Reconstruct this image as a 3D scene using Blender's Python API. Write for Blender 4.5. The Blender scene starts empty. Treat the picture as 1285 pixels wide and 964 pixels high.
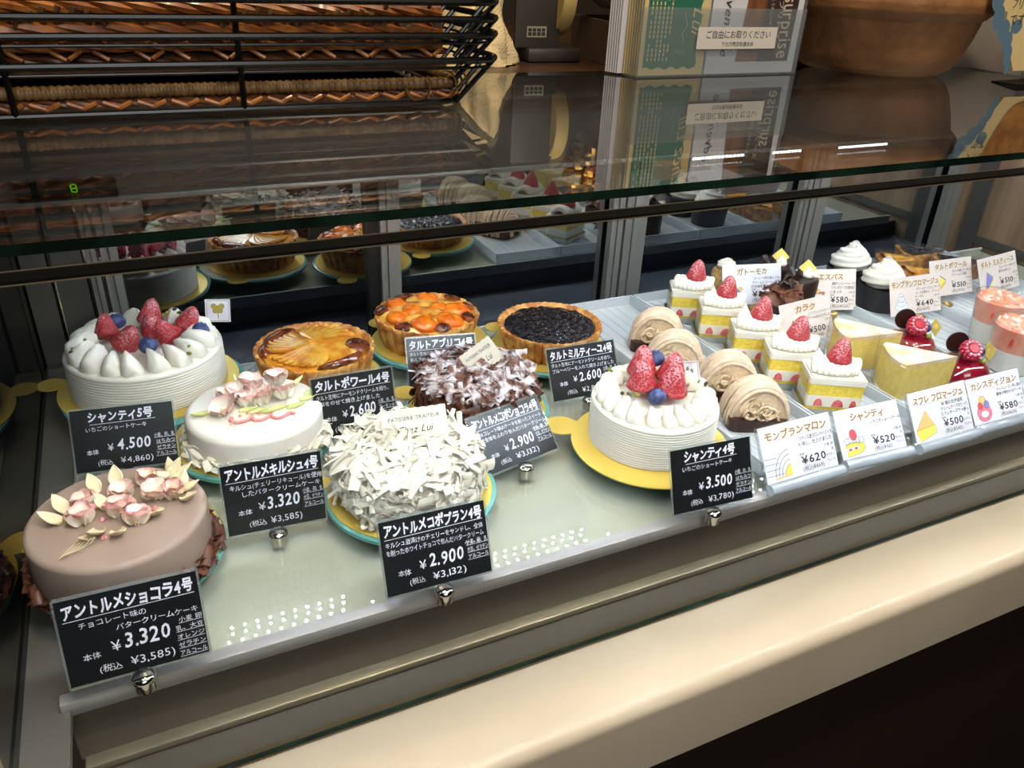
import bpy, bmesh, math, random
from mathutils import Vector, Matrix, Euler, noise
PI = math.pi
SC = bpy.context.scene
COL = SC.collection
RNG = random.Random(7)

# ------------------------------------------------------------------ camera
CAM_F, CAM_PITCH, CAM_ROLL, CAM_YAW = 997.765, 0.50102, 0.044885, 0.461725
CAM_LOC = Vector((0.0, -0.41513, 0.42233))
fw = Vector((math.sin(CAM_YAW)*math.cos(CAM_PITCH), math.cos(CAM_YAW)*math.cos(CAM_PITCH), -math.sin(CAM_PITCH)))
rt = Vector((math.cos(CAM_YAW), -math.sin(CAM_YAW), 0))
up = rt.cross(fw)
c_, s_ = math.cos(CAM_ROLL), math.sin(CAM_ROLL)
r2 = c_*rt + s_*up
u2 = -s_*rt + c_*up
cd = bpy.data.cameras.new('camera')
cam = bpy.data.objects.new('camera', cd)
COL.objects.link(cam)
cd.sensor_fit = 'HORIZONTAL'
cd.sensor_width = 36.0
cd.lens = 36.0*CAM_F/1285.0
cd.clip_start = 0.01
cam.matrix_world = Matrix(((r2.x, u2.x, -fw.x, CAM_LOC.x), (r2.y, u2.y, -fw.y, CAM_LOC.y), (r2.z, u2.z, -fw.z, CAM_LOC.z), (0, 0, 0, 1)))
SC.camera = cam

# ------------------------------------------------------------------ look, world, lights
SC.view_settings.view_transform = 'Standard'
SC.view_settings.look = 'None'
SC.view_settings.gamma = 1.0
SC.view_settings.exposure = 0.0
SC.view_settings.use_curve_mapping = False
SC.cycles.use_denoising = True
SC.cycles.max_bounces = 10
SC.cycles.transparent_max_bounces = 40
SC.cycles.glossy_bounces = 6
SC.cycles.caustics_reflective = False
SC.cycles.caustics_refractive = False
SC.cycles.sample_clamp_indirect = 4.0
LED_FRONT = 530.0          # emission strength of the LED dots in the front rail
LED_TOP = 450.0           # and of those in the bar under the top glass
wd = bpy.data.worlds.new('shop_air')
SC.world = wd
wd.use_nodes = True
wd.node_tree.nodes['Background'].inputs[0].default_value = (1.0, 0.82, 0.6, 1)
wd.node_tree.nodes['Background'].inputs[1].default_value = 0.02


def area(name, loc, target, size, power, col, sy=None):
    l = bpy.data.lights.new(name, 'AREA')
    l.energy = power
    l.color = col
    l.size = size
    if sy:
        l.shape = 'RECTANGLE'
        l.size_y = sy
    o = bpy.data.objects.new(name, l)
    COL.objects.link(o)
    o.location = loc
    o.rotation_euler = (Vector(target)-Vector(loc)).to_track_quat('-Z', 'Y').to_euler()
    return o


area('ceiling_downlight', (0.95, -0.55, 1.75), (0.6, -0.1, 0.0), 0.20, 4.4, (1.0, 0.87, 0.70))
area('ceiling_downlight', (0.1, 0.05, 1.75), (0.1, 0.25, 0.3), 0.16, 11.0, (1.0, 0.78, 0.50))
area('ceiling_downlight', (0.55, -0.55, 1.75), (0.75, 0.32, 0.35), 0.16, 8.0, (1.0, 0.82, 0.60))
area('overhead_fill', (0.3, -0.9, 1.8), (0.4, 0.0, 0.0), 1.2, 3.0, (1.0, 0.90, 0.78))  # added soft fill from overhead, eases the heavy shadows; no fixture stands for it
area('front_fill', (0.0, -1.9, 1.45), (0.25, 0.2, 0.05), 1.1, 19.0, (0.96, 0.97, 1.0))  # added fill from behind the viewer, lifts the cake sides; not a real lamp


# ------------------------------------------------------------------ helpers
def lin(c):
    return tuple((v/255.0/12.92 if v/255.0 <= 0.04045 else ((v/255.0+0.055)/1.055)**2.4) for v in c[:3])+(1.0,)


def mat(name, col, rough=0.5, metal=0.0, spec=0.5, coat=0.0, sss=0.0, col2=None, nscale=40.0, ndet=3.0, lo=0.4, hi=0.6,
        bump=0.0, bscale=200.0, emit=0.0, stretch=None, vcol=False, coat_rough=0.05, voro=False):
    m = bpy.data.materials.new(name)
    m.use_nodes = True
    nt = m.node_tree
    b = nt.nodes['Principled BSDF']
    b.inputs['Roughness'].default_value = rough
    b.inputs['Metallic'].default_value = metal
    b.inputs['Specular IOR Level'].default_value = spec
    b.inputs['Coat Weight'].default_value = coat
    b.inputs['Coat Roughness'].default_value = coat_rough
    b.inputs['Base Color'].default_value = lin(col)
    if sss:
        b.inputs['Subsurface Weight'].default_value = sss
        b.inputs['Subsurface Radius'].default_value = (0.004, 0.003, 0.002)
        b.inputs['Subsurface Scale'].default_value = 1.0
    tc = nt.nodes.new('ShaderNodeTexCoord')
    src = tc.outputs['Object']
    if stretch:
        mp = nt.nodes.new('ShaderNodeMapping')
        mp.inputs['Scale'].default_value = stretch
        nt.links.new(src, mp.inputs['Vector'])
        src = mp.outputs['Vector']
    if col2 is not None:
        n = nt.nodes.new('ShaderNodeTexNoise')
        n.inputs['Scale'].default_value = nscale
        n.inputs['Detail'].default_value = ndet
        nt.links.new(src, n.inputs['Vector'])
        r = nt.nodes.new('ShaderNodeValToRGB')
        r.color_ramp.elements[0].position = lo
        r.color_ramp.elements[1].position = hi
        r.color_ramp.elements[0].color = lin(col)
        r.color_ramp.elements[1].color = lin(col2)
        nt.links.new(n.outputs['Fac'], r.inputs['Fac'])
        nt.links.new(r.outputs['Color'], b.inputs['Base Color'])
    if vcol:
        a = nt.nodes.new('ShaderNodeVertexColor')
        a.layer_name = 'Col'
        nt.links.new(a.outputs['Color'], b.inputs['Base Color'])
    if bump:
        n2 = nt.nodes.new('ShaderNodeTexVoronoi' if voro else 'ShaderNodeTexNoise')
        n2.inputs['Scale'].default_value = bscale
        nt.links.new(src, n2.inputs['Vector'])
        bp = nt.nodes.new('ShaderNodeBump')
        bp.inputs['Strength'].default_value = bump
        bp.inputs['Distance'].default_value = 0.002
        nt.links.new(n2.outputs['Distance' if voro else 'Fac'], bp.inputs['Height'])
        nt.links.new(bp.outputs['Normal'], b.inputs['Normal'])
    if emit:
        b.inputs['Emission Color'].default_value = lin(col)
        b.inputs['Emission Strength'].default_value = emit
    return m


def clear(name, tint=(246, 250, 248), f0=0.04, f1=0.8, rough=0.0, haze=0.0, hazecol=(230, 235, 235)):
    """a clear sheet: see-through with a reflection that grows towards grazing angles"""
    m = bpy.data.materials.new(name)
    m.use_nodes = True
    nt = m.node_tree
    nt.nodes.remove(nt.nodes['Principled BSDF'])
    out = nt.nodes['Material Output']
    lw = nt.nodes.new('ShaderNodeLayerWeight')
    lw.inputs['Blend'].default_value = 0.5
    pw = nt.nodes.new('ShaderNodeMath')
    pw.operation = 'POWER'
    pw.inputs[1].default_value = 5.0
    nt.links.new(lw.outputs['Facing'], pw.inputs[0])
    ma = nt.nodes.new('ShaderNodeMath')
    ma.operation = 'MULTIPLY_ADD'
    ma.inputs[1].default_value = f1
    ma.inputs[2].default_value = f0
    nt.links.new(pw.outputs[0], ma.inputs[0])
    tr = nt.nodes.new('ShaderNodeBsdfTransparent')
    tr.inputs[0].default_value = lin(tint)
    gl = nt.nodes.new('ShaderNodeBsdfGlossy')
    gl.inputs['Roughness'].default_value = rough
    base = tr.outputs[0]
    if haze:
        df = nt.nodes.new('ShaderNodeBsdfDiffuse')
        df.inputs[0].default_value = lin(hazecol)
        mh = nt.nodes.new('ShaderNodeMixShader')
        mh.inputs[0].default_value = haze
        nt.links.new(tr.outputs[0], mh.inputs[1])
        nt.links.new(df.outputs[0], mh.inputs[2])
        base = mh.outputs[0]
    mx = nt.nodes.new('ShaderNodeMixShader')
    nt.links.new(ma.outputs[0], mx.inputs[0])
    nt.links.new(base, mx.inputs[1])
    nt.links.new(gl.outputs[0], mx.inputs[2])
    nt.links.new(mx.outputs[0], out.inputs['Surface'])
    return m


def obj(name, bm, mats, parent=None, M=None, smooth=True, angle=0.7, kind=None, label=None):
    if isinstance(bm, bpy.types.Mesh):
        me = bm
    else:
        me = bpy.data.meshes.new(name)
        bmesh.ops.recalc_face_normals(bm, faces=bm.faces[:])
        bm.to_mesh(me)
        bm.free()
        if smooth:
            me.shade_smooth()
            me.set_sharp_from_angle(angle=angle)
        for m in (mats if isinstance(mats, (list, tuple)) else [mats]):
            me.materials.append(m)
    o = bpy.data.objects.new(name, me)
    COL.objects.link(o)
    if parent:
        o.parent = parent
    if M is not None:
        o.matrix_basis = M
    if kind:
        o['kind'] = kind
    if label:
        o['label'] = label
    return o


def thing(name, label, cat, loc=(0, 0, 0), rz=0.0, group=None, M=None):
    o = bpy.data.objects.new(name, None)
    COL.objects.link(o)
    o.empty_display_size = 0.02
    if M is not None:
        o.matrix_basis = M
    else:
        o.location = loc
        o.rotation_euler = (0, 0, rz)
    tag(o, label, cat, group)
    return o


def tag(o, label, cat, group=None):
    o['label'] = label
    o['category'] = cat
    if group:
        o['group'] = group
    return o


def MT(x=0, y=0, z=0, rx=0, ry=0, rz=0, s=1.0):
    M = Matrix.Translation((x, y, z)) @ Euler((rx, ry, rz)).to_matrix().to_4x4()
    if s != 1.0:
        M = M @ Matrix.Diagonal((s, s, s, 1)) if not isinstance(s, tuple) else M @ Matrix.Diagonal((*s, 1))
    return M


def grid(bm, pts, cu=False, cv=False, mi=0):
    """pts[i][j] -> quads"""
    V = [[bm.verts.new(p) for p in row] for row in pts]
    nu, nv = len(V), len(V[0])
    for i in range(nu if cu else nu-1):
        for j in range(nv if cv else nv-1):
            a, b, c, d = V[i][j], V[(i+1) % nu][j], V[(i+1) % nu][(j+1) % nv], V[i][(j+1) % nv]
            try:
                f = bm.faces.new((a, b, c, d))
                f.material_index = mi
            except ValueError:
                pass
    return V


def cap(bm, ring, mi=0, flip=False):
    try:
        f = bm.faces.new(ring[::-1] if flip else ring)
        f.material_index = mi
    except ValueError:
        pass


def lathe(bm, prof, seg=64, rf=None, M=None, mi=0, close=True):
    """prof = [(r,z)], rf(angle,k)-> radius factor"""
    M = M or Matrix()
    rows = []
    for k, (r, z) in enumerate(prof):
        row = []
        for j in range(seg):
            a = 2*PI*j/seg
            rr = r*(rf(a, k) if rf else 1.0)
            row.append(M @ Vector((rr*math.cos(a), rr*math.sin(a), z)))
        rows.append(row)
    V = grid(bm, rows, cv=True, mi=mi)
    if close:
        if prof[0][0] > 1e-6:
            cap(bm, V[0], mi, True)
        if prof[-1][0] > 1e-6:
            cap(bm, V[-1], mi)
    return V


def box(bm, x0, x1, y0, y1, z0, z1, mi=0, M=None, bev=0.0, seg=2):
    M = M or Matrix()
    r = bmesh.ops.create_cube(bm, size=1.0, matrix=M @ Matrix.Translation(((x0+x1)/2, (y0+y1)/2, (z0+z1)/2)) @ Matrix.Diagonal((abs(x1-x0), abs(y1-y0), abs(z1-z0), 1)))
    fs = set(f for v in r['verts'] for f in v.link_faces)
    for f in fs:
        f.material_index = mi
    if bev:
        es = list(set(e for f in fs for e in f.edges))
        bmesh.ops.bevel(bm, geom=es, offset=bev, segments=seg, affect='EDGES', profile=0.5, material=-1)


def blob(bm, M, seg=16, rings=10, mi=0, fn=None):
    rows = []
    for i in range(1, rings):
        t = PI*i/rings
        row = []
        for j in range(seg):
            a = 2*PI*j/seg
            v = Vector((math.sin(t)*math.cos(a), math.sin(t)*math.sin(a), math.cos(t)))
            if fn:
                v = fn(v)
            row.append(M @ v)
        rows.append(row)
    V = grid(bm, rows, cv=True, mi=mi)
    p0, p1 = Vector((0, 0, 1)), Vector((0, 0, -1))
    a = bm.verts.new(M @ (fn(p0) if fn else p0))
    b = bm.verts.new(M @ (fn(p1) if fn else p1))
    for j in range(seg):
        for tri in ((V[0][j], V[0][(j+1) % seg], a), (V[-1][(j+1) % seg], V[-1][j], b)):
            f = bm.faces.new(tri)
            f.material_index = mi


def tube(bm, pts, r, seg=8, closed=False, mi=0, rf=None, caps=True):
    pts = [Vector(p) for p in pts]
    n = len(pts)
    rows = []
    prev = None
    for i, p in enumerate(pts):
        if closed:
            t = pts[(i+1) % n]-pts[i-1]
        else:
            t = pts[min(i+1, n-1)]-pts[max(i-1, 0)]
        t.normalize()
        if prev is None:
            a = Vector((0, 0, 1)) if abs(t.z) < 0.9 else Vector((1, 0, 0))
            u = t.cross(a).normalized()
        else:
            u = (prev-t*prev.dot(t)).normalized()
        prev = u
        w = t.cross(u)
        rr = r*(rf(i/(n-1)) if rf else 1.0)
        rows.append([p+(u*math.cos(2*PI*j/seg)+w*math.sin(2*PI*j/seg))*rr for j in range(seg)])
    V = grid(bm, rows, cu=closed, cv=True, mi=mi)
    if not closed and caps:
        cap(bm, V[0], mi, True)
        cap(bm, V[-1], mi)


def prism(bm, poly, z0, z1, M=None, mi=0, mtop=None):
    M = M or Matrix()
    lo = [bm.verts.new(M @ Vector((x, y, z0))) for x, y in poly]
    hi = [bm.verts.new(M @ Vector((x, y, z1))) for x, y in poly]
    n = len(poly)
    for i in range(n):
        f = bm.faces.new((lo[i], lo[(i+1) % n], hi[(i+1) % n], hi[i]))
        f.material_index = mi
    cap(bm, lo, mi, True)
    cap(bm, hi, mi if mtop is None else mtop)


def flat(bm, poly, z, mi=0):
    f = bm.faces.new([bm.verts.new((x, y, z)) for x, y in poly])
    f.material_index = mi
    if f.normal.z < 0:
        f.normal_flip()


def rrect(x0, x1, y0, y1, r, n=6):
    P = []
    for cx, cy, a0 in ((x1-r, y1-r, 0), (x0+r, y1-r, PI/2), (x0+r, y0+r, PI), (x1-r, y0+r, 1.5*PI)):
        for k in range(n+1):
            a = a0+PI/2*k/n
            P.append((cx+r*math.cos(a), cy+r*math.sin(a)))
    return P


# ------------------------------------------------------------------ writing
GL = {}


def glyph(ch, bold):
    k = (ch, bold)
    if k not in GL:
        c = bpy.data.curves.new('glyph', 'FONT')
        c.body = ch
        c.size = 1.0
        c.resolution_u = 2
        c.offset = bold
        o = bpy.data.objects.new('glyph', c)
        me = bpy.data.meshes.new_from_object(o)
        vs = [v.co.copy() for v in me.vertices]
        fs = [tuple(p.vertices) for p in me.polygons]
        if vs:
            x0, x1 = min(v.x for v in vs), max(v.x for v in vs)
            wide = ord(ch) > 0x2000
            adv = 0.98 if wide else x1-x0+0.10
            if not wide:
                for v in vs:
                    v.x -= x0-0.05
        else:
            adv = 0.35
        bpy.data.objects.remove(o)
        bpy.data.curves.remove(c)
        bpy.data.meshes.remove(me)
        GL[k] = (vs, fs, adv)
    return GL[k]


def write(bm, text, x, y, size, width=None, bold=0.0, jit=0.0, align='L', mi=0, z=0.0, rot=0.0, shear=0.0, maxw=None):
    """hand lettering: each character slightly turned and shifted"""
    G = [glyph(ch, bold) for ch in text]
    nat = sum(g[2] for g in G)*size
    sx = 1.0
    if width:
        sx = width/nat
    elif maxw and nat > maxw:
        sx = maxw/nat
    tot = nat*sx
    cx = {'L': 0.0, 'C': -tot/2, 'R': -tot}[align]
    cr, sr = math.cos(rot), math.sin(rot)
    for (vs, fs, adv) in G:
        a = RNG.uniform(-jit, jit)*0.22
        dy = RNG.uniform(-jit, jit)*0.09*size
        sc = 1+RNG.uniform(-jit, jit)*0.14
        ca, sa = math.cos(a), math.sin(a)
        nv = []
        for v in vs:
            px, py = v.x-0.5, v.y-0.35
            qx, qy = (px*ca-py*sa)*sc+0.5+shear*py, (px*sa+py*ca)*sc+0.35
            X, Y = cx+qx*size*sx, qy*size+dy
            nv.append(bm.verts.new((x+X*cr-Y*sr, y+X*sr+Y*cr, z)))
        for f in fs:
            try:
                F = bm.faces.new([nv[i] for i in f])
                F.material_index = mi
            except ValueError:
                pass
        cx += adv*size*sx
    return tot


def stroke(bm, pts, wdt, z=0.0, mi=0):
    """flat pen line"""
    pts = [Vector((p[0], p[1])) for p in pts]
    L, R = [], []
    for i, p in enumerate(pts):
        t = (pts[min(i+1, len(pts)-1)]-pts[max(i-1, 0)]).normalized()
        n = Vector((-t.y, t.x))*wdt/2
        L.append(bm.verts.new((*(p+n), z)))
        R.append(bm.verts.new((*(p-n), z)))
    for i in range(len(pts)-1):
        f = bm.faces.new((L[i], R[i], R[i+1], L[i+1]))
        f.material_index = mi

# ------------------------------------------------------------------ materials
GLASS = clear('clear_glass', (242, 246, 243), 0.07, 1.25)
FGLASS = clear('front_glass', (252, 254, 253), 0.015, 0.5)
PLATEG = clear('plate_glass', (226, 243, 238), 0.05, 0.8)
ACRYL = clear('acrylic', (244, 247, 248), 0.05, 0.6, 0.02, haze=0.10)
TRAYM = clear('tray_acrylic', (240, 244, 246), 0.05, 0.6, 0.15, haze=0.50, hazecol=(240, 243, 246))
FILM = clear('cellophane', (250, 250, 248), 0.10, 0.9, 0.09, haze=0.025)
GEDGE = mat('glass_edge_green', (26, 48, 36), 0.12, spec=0.6, col2=(14, 26, 20), nscale=30)
TEALEDGE = mat('plate_edge_teal', (104, 168, 160), 0.15, spec=0.6)
STEEL = mat('brushed_steel', (150, 148, 142), 0.28, metal=1.0, bump=0.15, bscale=300, stretch=(1, 1, 0.03))
STEELH = mat('brushed_steel_trim', (176, 172, 170), 0.38, metal=0.35, bump=0.12, bscale=300, stretch=(0.03, 1, 1))
DSTEEL = mat('dark_steel', (118, 114, 106), 0.32, metal=0.45, bump=0.08, bscale=260, stretch=(1, 0.05, 1))
ALU = mat('aluminium_profile', (142, 138, 130), 0.35, metal=0.45)
BRASSY = mat('warm_alu_edge', (146, 134, 110), 0.35, metal=0.5)
BLACKP = mat('black_plastic', (8, 8, 8), 0.5, spec=0.2)
GASKET = mat('rubber_gasket', (16, 16, 15), 0.6)
CREAMTOP = mat('cream_laminate', (208, 194, 168), 0.25, spec=0.45, col2=(202, 187, 160), nscale=6)
SHELFW = mat('white_shelf_panel', (200, 202, 190), 0.35)
WELL = mat('dark_well', (52, 55, 65), 0.45)
HEADER = mat('header_panel', (128, 116, 106), 0.36, metal=0.3)
CHROME = mat('chrome', (225, 225, 225), 0.06, metal=1.0)
GOLDM = mat('satin_gold', (205, 172, 112), 0.28, metal=1.0)
GOLDF = mat('gold_foil_card', (240, 206, 98), 0.32, metal=0.35, spec=0.5, bump=0.03, bscale=120)
LEDM = mat('led_white', (228, 240, 255), 0.5, emit=LED_TOP)
LEDF = mat('led_white_front', (230, 240, 255), 0.5, emit=LED_FRONT)
LEDB = mat('led_strip_back', (240, 246, 255), 0.5, emit=14.0)
WHITEP = mat('white_circuit_board', (200, 204, 206), 0.5)
FLOORM = mat('dark_floor_tile', (40, 28, 18), 0.4, col2=(32, 22, 14), nscale=3)
WALLM = mat('dark_brown_wall', (58, 44, 32), 0.7)
CEILM = mat('ceiling_paint', (150, 135, 112), 0.8)
WOOD = mat('brown_wood', (74, 52, 34), 0.35, col2=(58, 38, 24), nscale=14, stretch=(0.15, 1, 1))
WOODP = mat('wood_grain_panel', (138, 112, 86), 0.5, col2=(116, 92, 70), nscale=30, stretch=(1, 1, 0.08))


def mirror(name, tint, fac):
    m = bpy.data.materials.new(name)
    m.use_nodes = True
    nt = m.node_tree
    nt.nodes.remove(nt.nodes['Principled BSDF'])
    d = nt.nodes.new('ShaderNodeBsdfDiffuse')
    d.inputs[0].default_value = lin((14, 15, 18))
    g = nt.nodes.new('ShaderNodeBsdfGlossy')
    g.inputs[0].default_value = lin(tint)
    g.inputs['Roughness'].default_value = 0.012
    x = nt.nodes.new('ShaderNodeMixShader')
    x.inputs[0].default_value = fac
    nt.links.new(d.outputs[0], x.inputs[1])
    nt.links.new(g.outputs[0], x.inputs[2])
    nt.links.new(x.outputs[0], nt.nodes['Material Output'].inputs['Surface'])
    return m


DOORM = mirror('dark_mirror_glass', (226, 232, 236), 0.80)
SIDEM = mirror('smoked_side_glass', (196, 192, 182), 0.55)

# ------------------------------------------------------------------ the shop room
for nm, b in (('floor', (-1.8, 3.2, -2.2, 1.8, -1.0, -0.95)), ('ceiling', (-1.8, 3.2, -2.2, 1.8, 1.9, 1.95)),
              ('wall_back', (-1.8, 3.2, 1.75, 1.8, -0.95, 1.9)), ('wall_front', (-1.8, 3.2, -2.25, -2.2, -0.95, 1.9)),
              ('wall_left', (-1.85, -1.8, -2.2, 1.8, -0.95, 1.9)), ('wall_right', (3.2, 3.25, -2.2, 1.8, -0.95, 1.9))):
    bm = bmesh.new()
    box(bm, *b)
    obj(nm, bm, FLOORM if nm == 'floor' else CEILM if nm == 'ceiling' else WALLM, kind='structure', smooth=False)

# ------------------------------------------------------------------ the display case
XL, XR = -0.1195, 1.335
case = thing('display_case', 'refrigerated glass cake display case with cream counter ledge along its front', 'display case', (0, 0, 0))
# counter ledge: cream slab with a rounded front edge
pr = [(-0.052, -0.044), (-0.107, -0.044)]
for k in range(1, 9):
    a = PI/2*k/8
    pr.append((-0.107-0.011*math.sin(a), -0.055+0.011*math.cos(a)))
pr += [(-0.118, -0.116), (-0.098, -0.116), (-0.098, -0.100), (-0.052, -0.100)]
bm = bmesh.new()
grid(bm, [[Vector((x, y, z)) for y, z in pr] for x in (-0.6, 1.9)], cv=True)
for v in (0, 1):
    cap(bm, [w for w in bm.verts if abs(w.co.x-(-0.6, 1.9)[v]) < 1e-6])
obj('counter_ledge', bm, CREAMTOP, case, angle=0.9)
bm = bmesh.new()
box(bm, -0.6, 1.9, -0.1155, -0.104, -0.1215, -0.1165)
box(bm, -0.6, 1.9, -0.085, 0.52, -0.93, -0.122)
obj('case_base', bm, mat('dark_base_panel', (40, 28, 20), 0.5), case, smooth=False)
# glass channel with its row of beads
bm = bmesh.new()
box(bm, -0.6, 1.9, -0.0535, -0.0420, -0.054, -0.0445)
obj('glass_channel', bm, mat('channel_bronze', (92, 78, 54), 0.4, metal=0.6), case, smooth=False)
bm = bmesh.new()
for k in range(420):
    x = -0.1+k*0.0036
    box(bm, x, x+0.0014, -0.0528, -0.0516, -0.0445, -0.0440)
obj('channel_beads', bm, mat('bead_grey', (158, 140, 104), 0.5), case, smooth=False, kind='stuff')
# front trim: steel lip, recessed face, ridge, dark trough
bm = bmesh.new()
box(bm, -0.096, XR, 0.0, 0.010, -0.011, 0.0005, bev=0.0012)
obj('shelf_lip', bm, STEELH, case)
bm = bmesh.new()
box(bm, -0.094, XR, 0.004, 0.012, -0.056, -0.011)
obj('trim_face', bm, mat('trim_face_steel', (108, 100, 88), 0.42, metal=0.4, bump=0.1, bscale=200, stretch=(0.03, 1, 1)), case, smooth=False)
bm = bmesh.new()
box(bm, -0.092, XR, -0.006, 0.006, -0.060, -0.054, bev=0.0015)
obj('trim_ridge', bm, BRASSY, case)
bm = bmesh.new()
box(bm, -0.16, XR, -0.0425, 0.002, -0.066, -0.061)
obj('trough_floor', bm, mat('trough_grey', (72, 67, 57), 0.5), case, smooth=False)
# steel strip and side wall at the left end
bm = bmesh.new()
box(bm, XL, -0.0905, -0.042, 0.50, -0.012, -0.006)
obj('side_strip', bm, DSTEEL, case, smooth=False)
bm = bmesh.new()
box(bm, XL-0.006, XL, -0.044, 0.53, -0.06, 0.303)
obj('side_panel', bm, SIDEM, case, smooth=False)
bm = bmesh.new()
box(bm, XL, XL+0.0022, -0.043, 0.50, -0.006, -0.0035)
box(bm, XL-0.0001, XL+0.0015, 0.468, 0.4705, -0.006, 0.30)
obj('side_gasket', bm, GASKET, case, smooth=False)
# the shelf: glass plate on a white panel
bm = bmesh.new()
box(bm, -0.0900, 1.31, 0.0105, 0.4225, -0.0125, -0.0055)
obj('shelf_panel', bm, SHELFW, case, smooth=False)
bm = bmesh.new()
for x0, x1 in ((-0.0900, 0.4790), (0.4796, 1.31)):
    box(bm, x0, x1, 0.0103, 0.4235, -0.0050, 0.0)
obj('shelf_glass', bm, clear('shelf_glass', (250, 250, 247), 0.05, 0.8), case, smooth=False)
bm = bmesh.new()
box(bm, -0.0905, 1.312, 0.4237, 0.4262, -0.014, 0.001)
obj('shelf_back_edge', bm, mat('shelf_edge_grey', (196, 202, 202), 0.35), case, smooth=False)
bm = bmesh.new()
box(bm, XL, XR, 0.4265, 0.53, -0.050, -0.040)
box(bm, XL, XR, 0.421, 0.4225, -0.05, -0.0127)
obj('case_well', bm, WELL, case, smooth=False)
# sliding mirror doors with fluted stiles
def stile(bm, x0, x1, y, fl=4, z0=-0.04, z1=0.27):
    n = fl
    w = (x1-x0)/n
    for k in range(n):
        box(bm, x0+k*w+0.0004, x0+(k+1)*w-0.0004, y-(0.0025 if k % 2 else 0.0), y+0.012, z0, z1)


DOORS = [(-0.118, 0.262, [(-0.1185, -0.094), (-0.090, -0.060), (-0.0565, -0.0455), (-0.0420, -0.0250)], 0.262), (0.262, 0.612, [(0.268, 0.294), (0.604, 0.622)], 0.5),
         (0.612, 0.985, [(0.627, 0.664), (0.952, 0.968)], 0.5), (0.985, 1.332, [(0.974, 1.008), (1.296, 1.330)], 0.5)]
STEELD = mat('grey_steel_post', (92, 88, 82), 0.3, metal=0.5, bump=0.1, bscale=260, stretch=(1, 1, .05))
DARKST = mat('dark_stile_edge', (44, 42, 40), 0.4, metal=0.6)
for i, (x0, x1, sts, q) in enumerate(DOORS):
    bm = bmesh.new()
    box(bm, x0, x1, 0.524, 0.528, -0.04, 0.29)
    d = obj('sliding_door', bm, DOORM, case, smooth=False)
    for a, b in sts:
        bm = bmesh.new()
        stile(bm, a, b, 0.506, 1 if (i == 0 and a < -.058) else 3 if b-a > 0.02 else 2)
        obj('door_stile', bm, STEELD if (i == 0 and a < -.058) else ALU, d, smooth=False)
    if i in (1, 3):
        bm = bmesh.new()
        box(bm, sts[0][0]-0.014, sts[0][0]-0.001, 0.512, 0.5235, -0.04, 0.27)
        obj('door_seal', bm, DARKST, d, smooth=False)
# rear header with vent strip and temperature display
HY0, HZ0, HY1, HZ1 = 0.384, 0.300, 0.474, 0.1845
bm = bmesh.new()
hp = [(HY0, 0.3025), (HY0, HZ0), (HY1, HZ1), (0.500, HZ1), (0.522, 0.295), (0.522, 0.3025)]
grid(bm, [[Vector((x, y, z)) for y, z in hp] for x in (XL, XR)], cv=True)
hd = obj('rear_header', bm, HEADER, case, smooth=False)
bm = bmesh.new()
box(bm, XL, XR, HY1-0.0045, HY1+0.004, HZ1-0.003, HZ1+0.003, bev=0.001)
obj('header_lip', bm, mat('header_lip_grey', (150, 142, 132), 0.35, metal=0.5), hd)
sl = math.atan2(HZ0-HZ1, HY0-HY1)
hv = Vector((0, HY0-HY1, HZ0-HZ1)).normalized()
hn = Vector((0, -hv.z, hv.y))
if hn.y > 0:
    hn = -hn


def hdr(x, s, off):
    return Vector((x, HY1, HZ1))+hv*s+hn*off


HM = Matrix(((1, 0, 0, 0), (0, hv.y, -hn.y*-1, HY1), (0, hv.z, hn.z, HZ1), (0, 0, 0, 1)))
HM = Matrix(((1, 0, 0, 0), (0, hv.y, hn.y, HY1), (0, hv.z, hn.z, HZ1), (0, 0, 0, 1)))
HL = math.hypot(HY0-HY1, HZ0-HZ1)
bm = bmesh.new()
box(bm, XL, XR, HL-0.018, HL-0.002, 0.0002, 0.0016, M=HM)
vs = obj('vent_strip', bm, mat('vent_grey', (84, 78, 68), 0.45), hd, smooth=False)
bm = bmesh.new()
for k in range(330):
    for r in (0, 1):
        x = XL+0.01+k*0.0044
        box(bm, x, x+0.0022, HL-0.0145+r*0.007, HL-0.0125+r*0.007, 0.0017, 0.0020, M=HM)
obj('vent_hole', bm, mat('vent_dot', (128, 118, 98), 0.6), vs, smooth=False, kind='stuff')
bm = bmesh.new()
prism(bm, rrect(-0.100, -0.012, 0.004, 0.034, 0.003), 0.0004, 0.0020, M=HM)
dp = obj('temperature_display', bm, mat('display_black', (16, 15, 14), 0.2), hd, smooth=False)
bm = bmesh.new()
x0, y0, w, h, t = -0.0530, 0.0165, 0.0058, 0.0125, 0.0011
for (a, b, c, d) in ((x0+t, x0+w-t, y0, y0+t), (x0+t, x0+w-t, y0+h/2-t/2, y0+h/2+t/2), (x0+t, x0+w-t, y0+h-t, y0+h),
                     (x0, x0+t, y0+t, y0+h/2-t/2), (x0+w-t, x0+w, y0+t, y0+h/2-t/2), (x0, x0+t, y0+h/2+t/2, y0+h-t), (x0+w-t, x0+w, y0+h/2+t/2, y0+h-t)):
    box(bm, a, b, c, d, 0.0021, 0.0024, M=HM)
obj('display_digit', bm, mat('led_green', (120, 215, 20), 0.4, emit=1.1), dp, smooth=False)
bm = bmesh.new()
write(bm, '°C', -0.0385, 0.0185, 0.0075, z=0.0)
write(bm, 'HOSAKA', -0.0490, 0.0095, 0.0042, width=0.0290, z=0.0)
bmesh.ops.transform(bm, matrix=HM @ Matrix.Translation((0, 0, 0.0023)), verts=bm.verts[:])
obj('display_lettering', bm, mat('display_print', (168, 160, 150), 0.5), dp, smooth=False)
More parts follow.
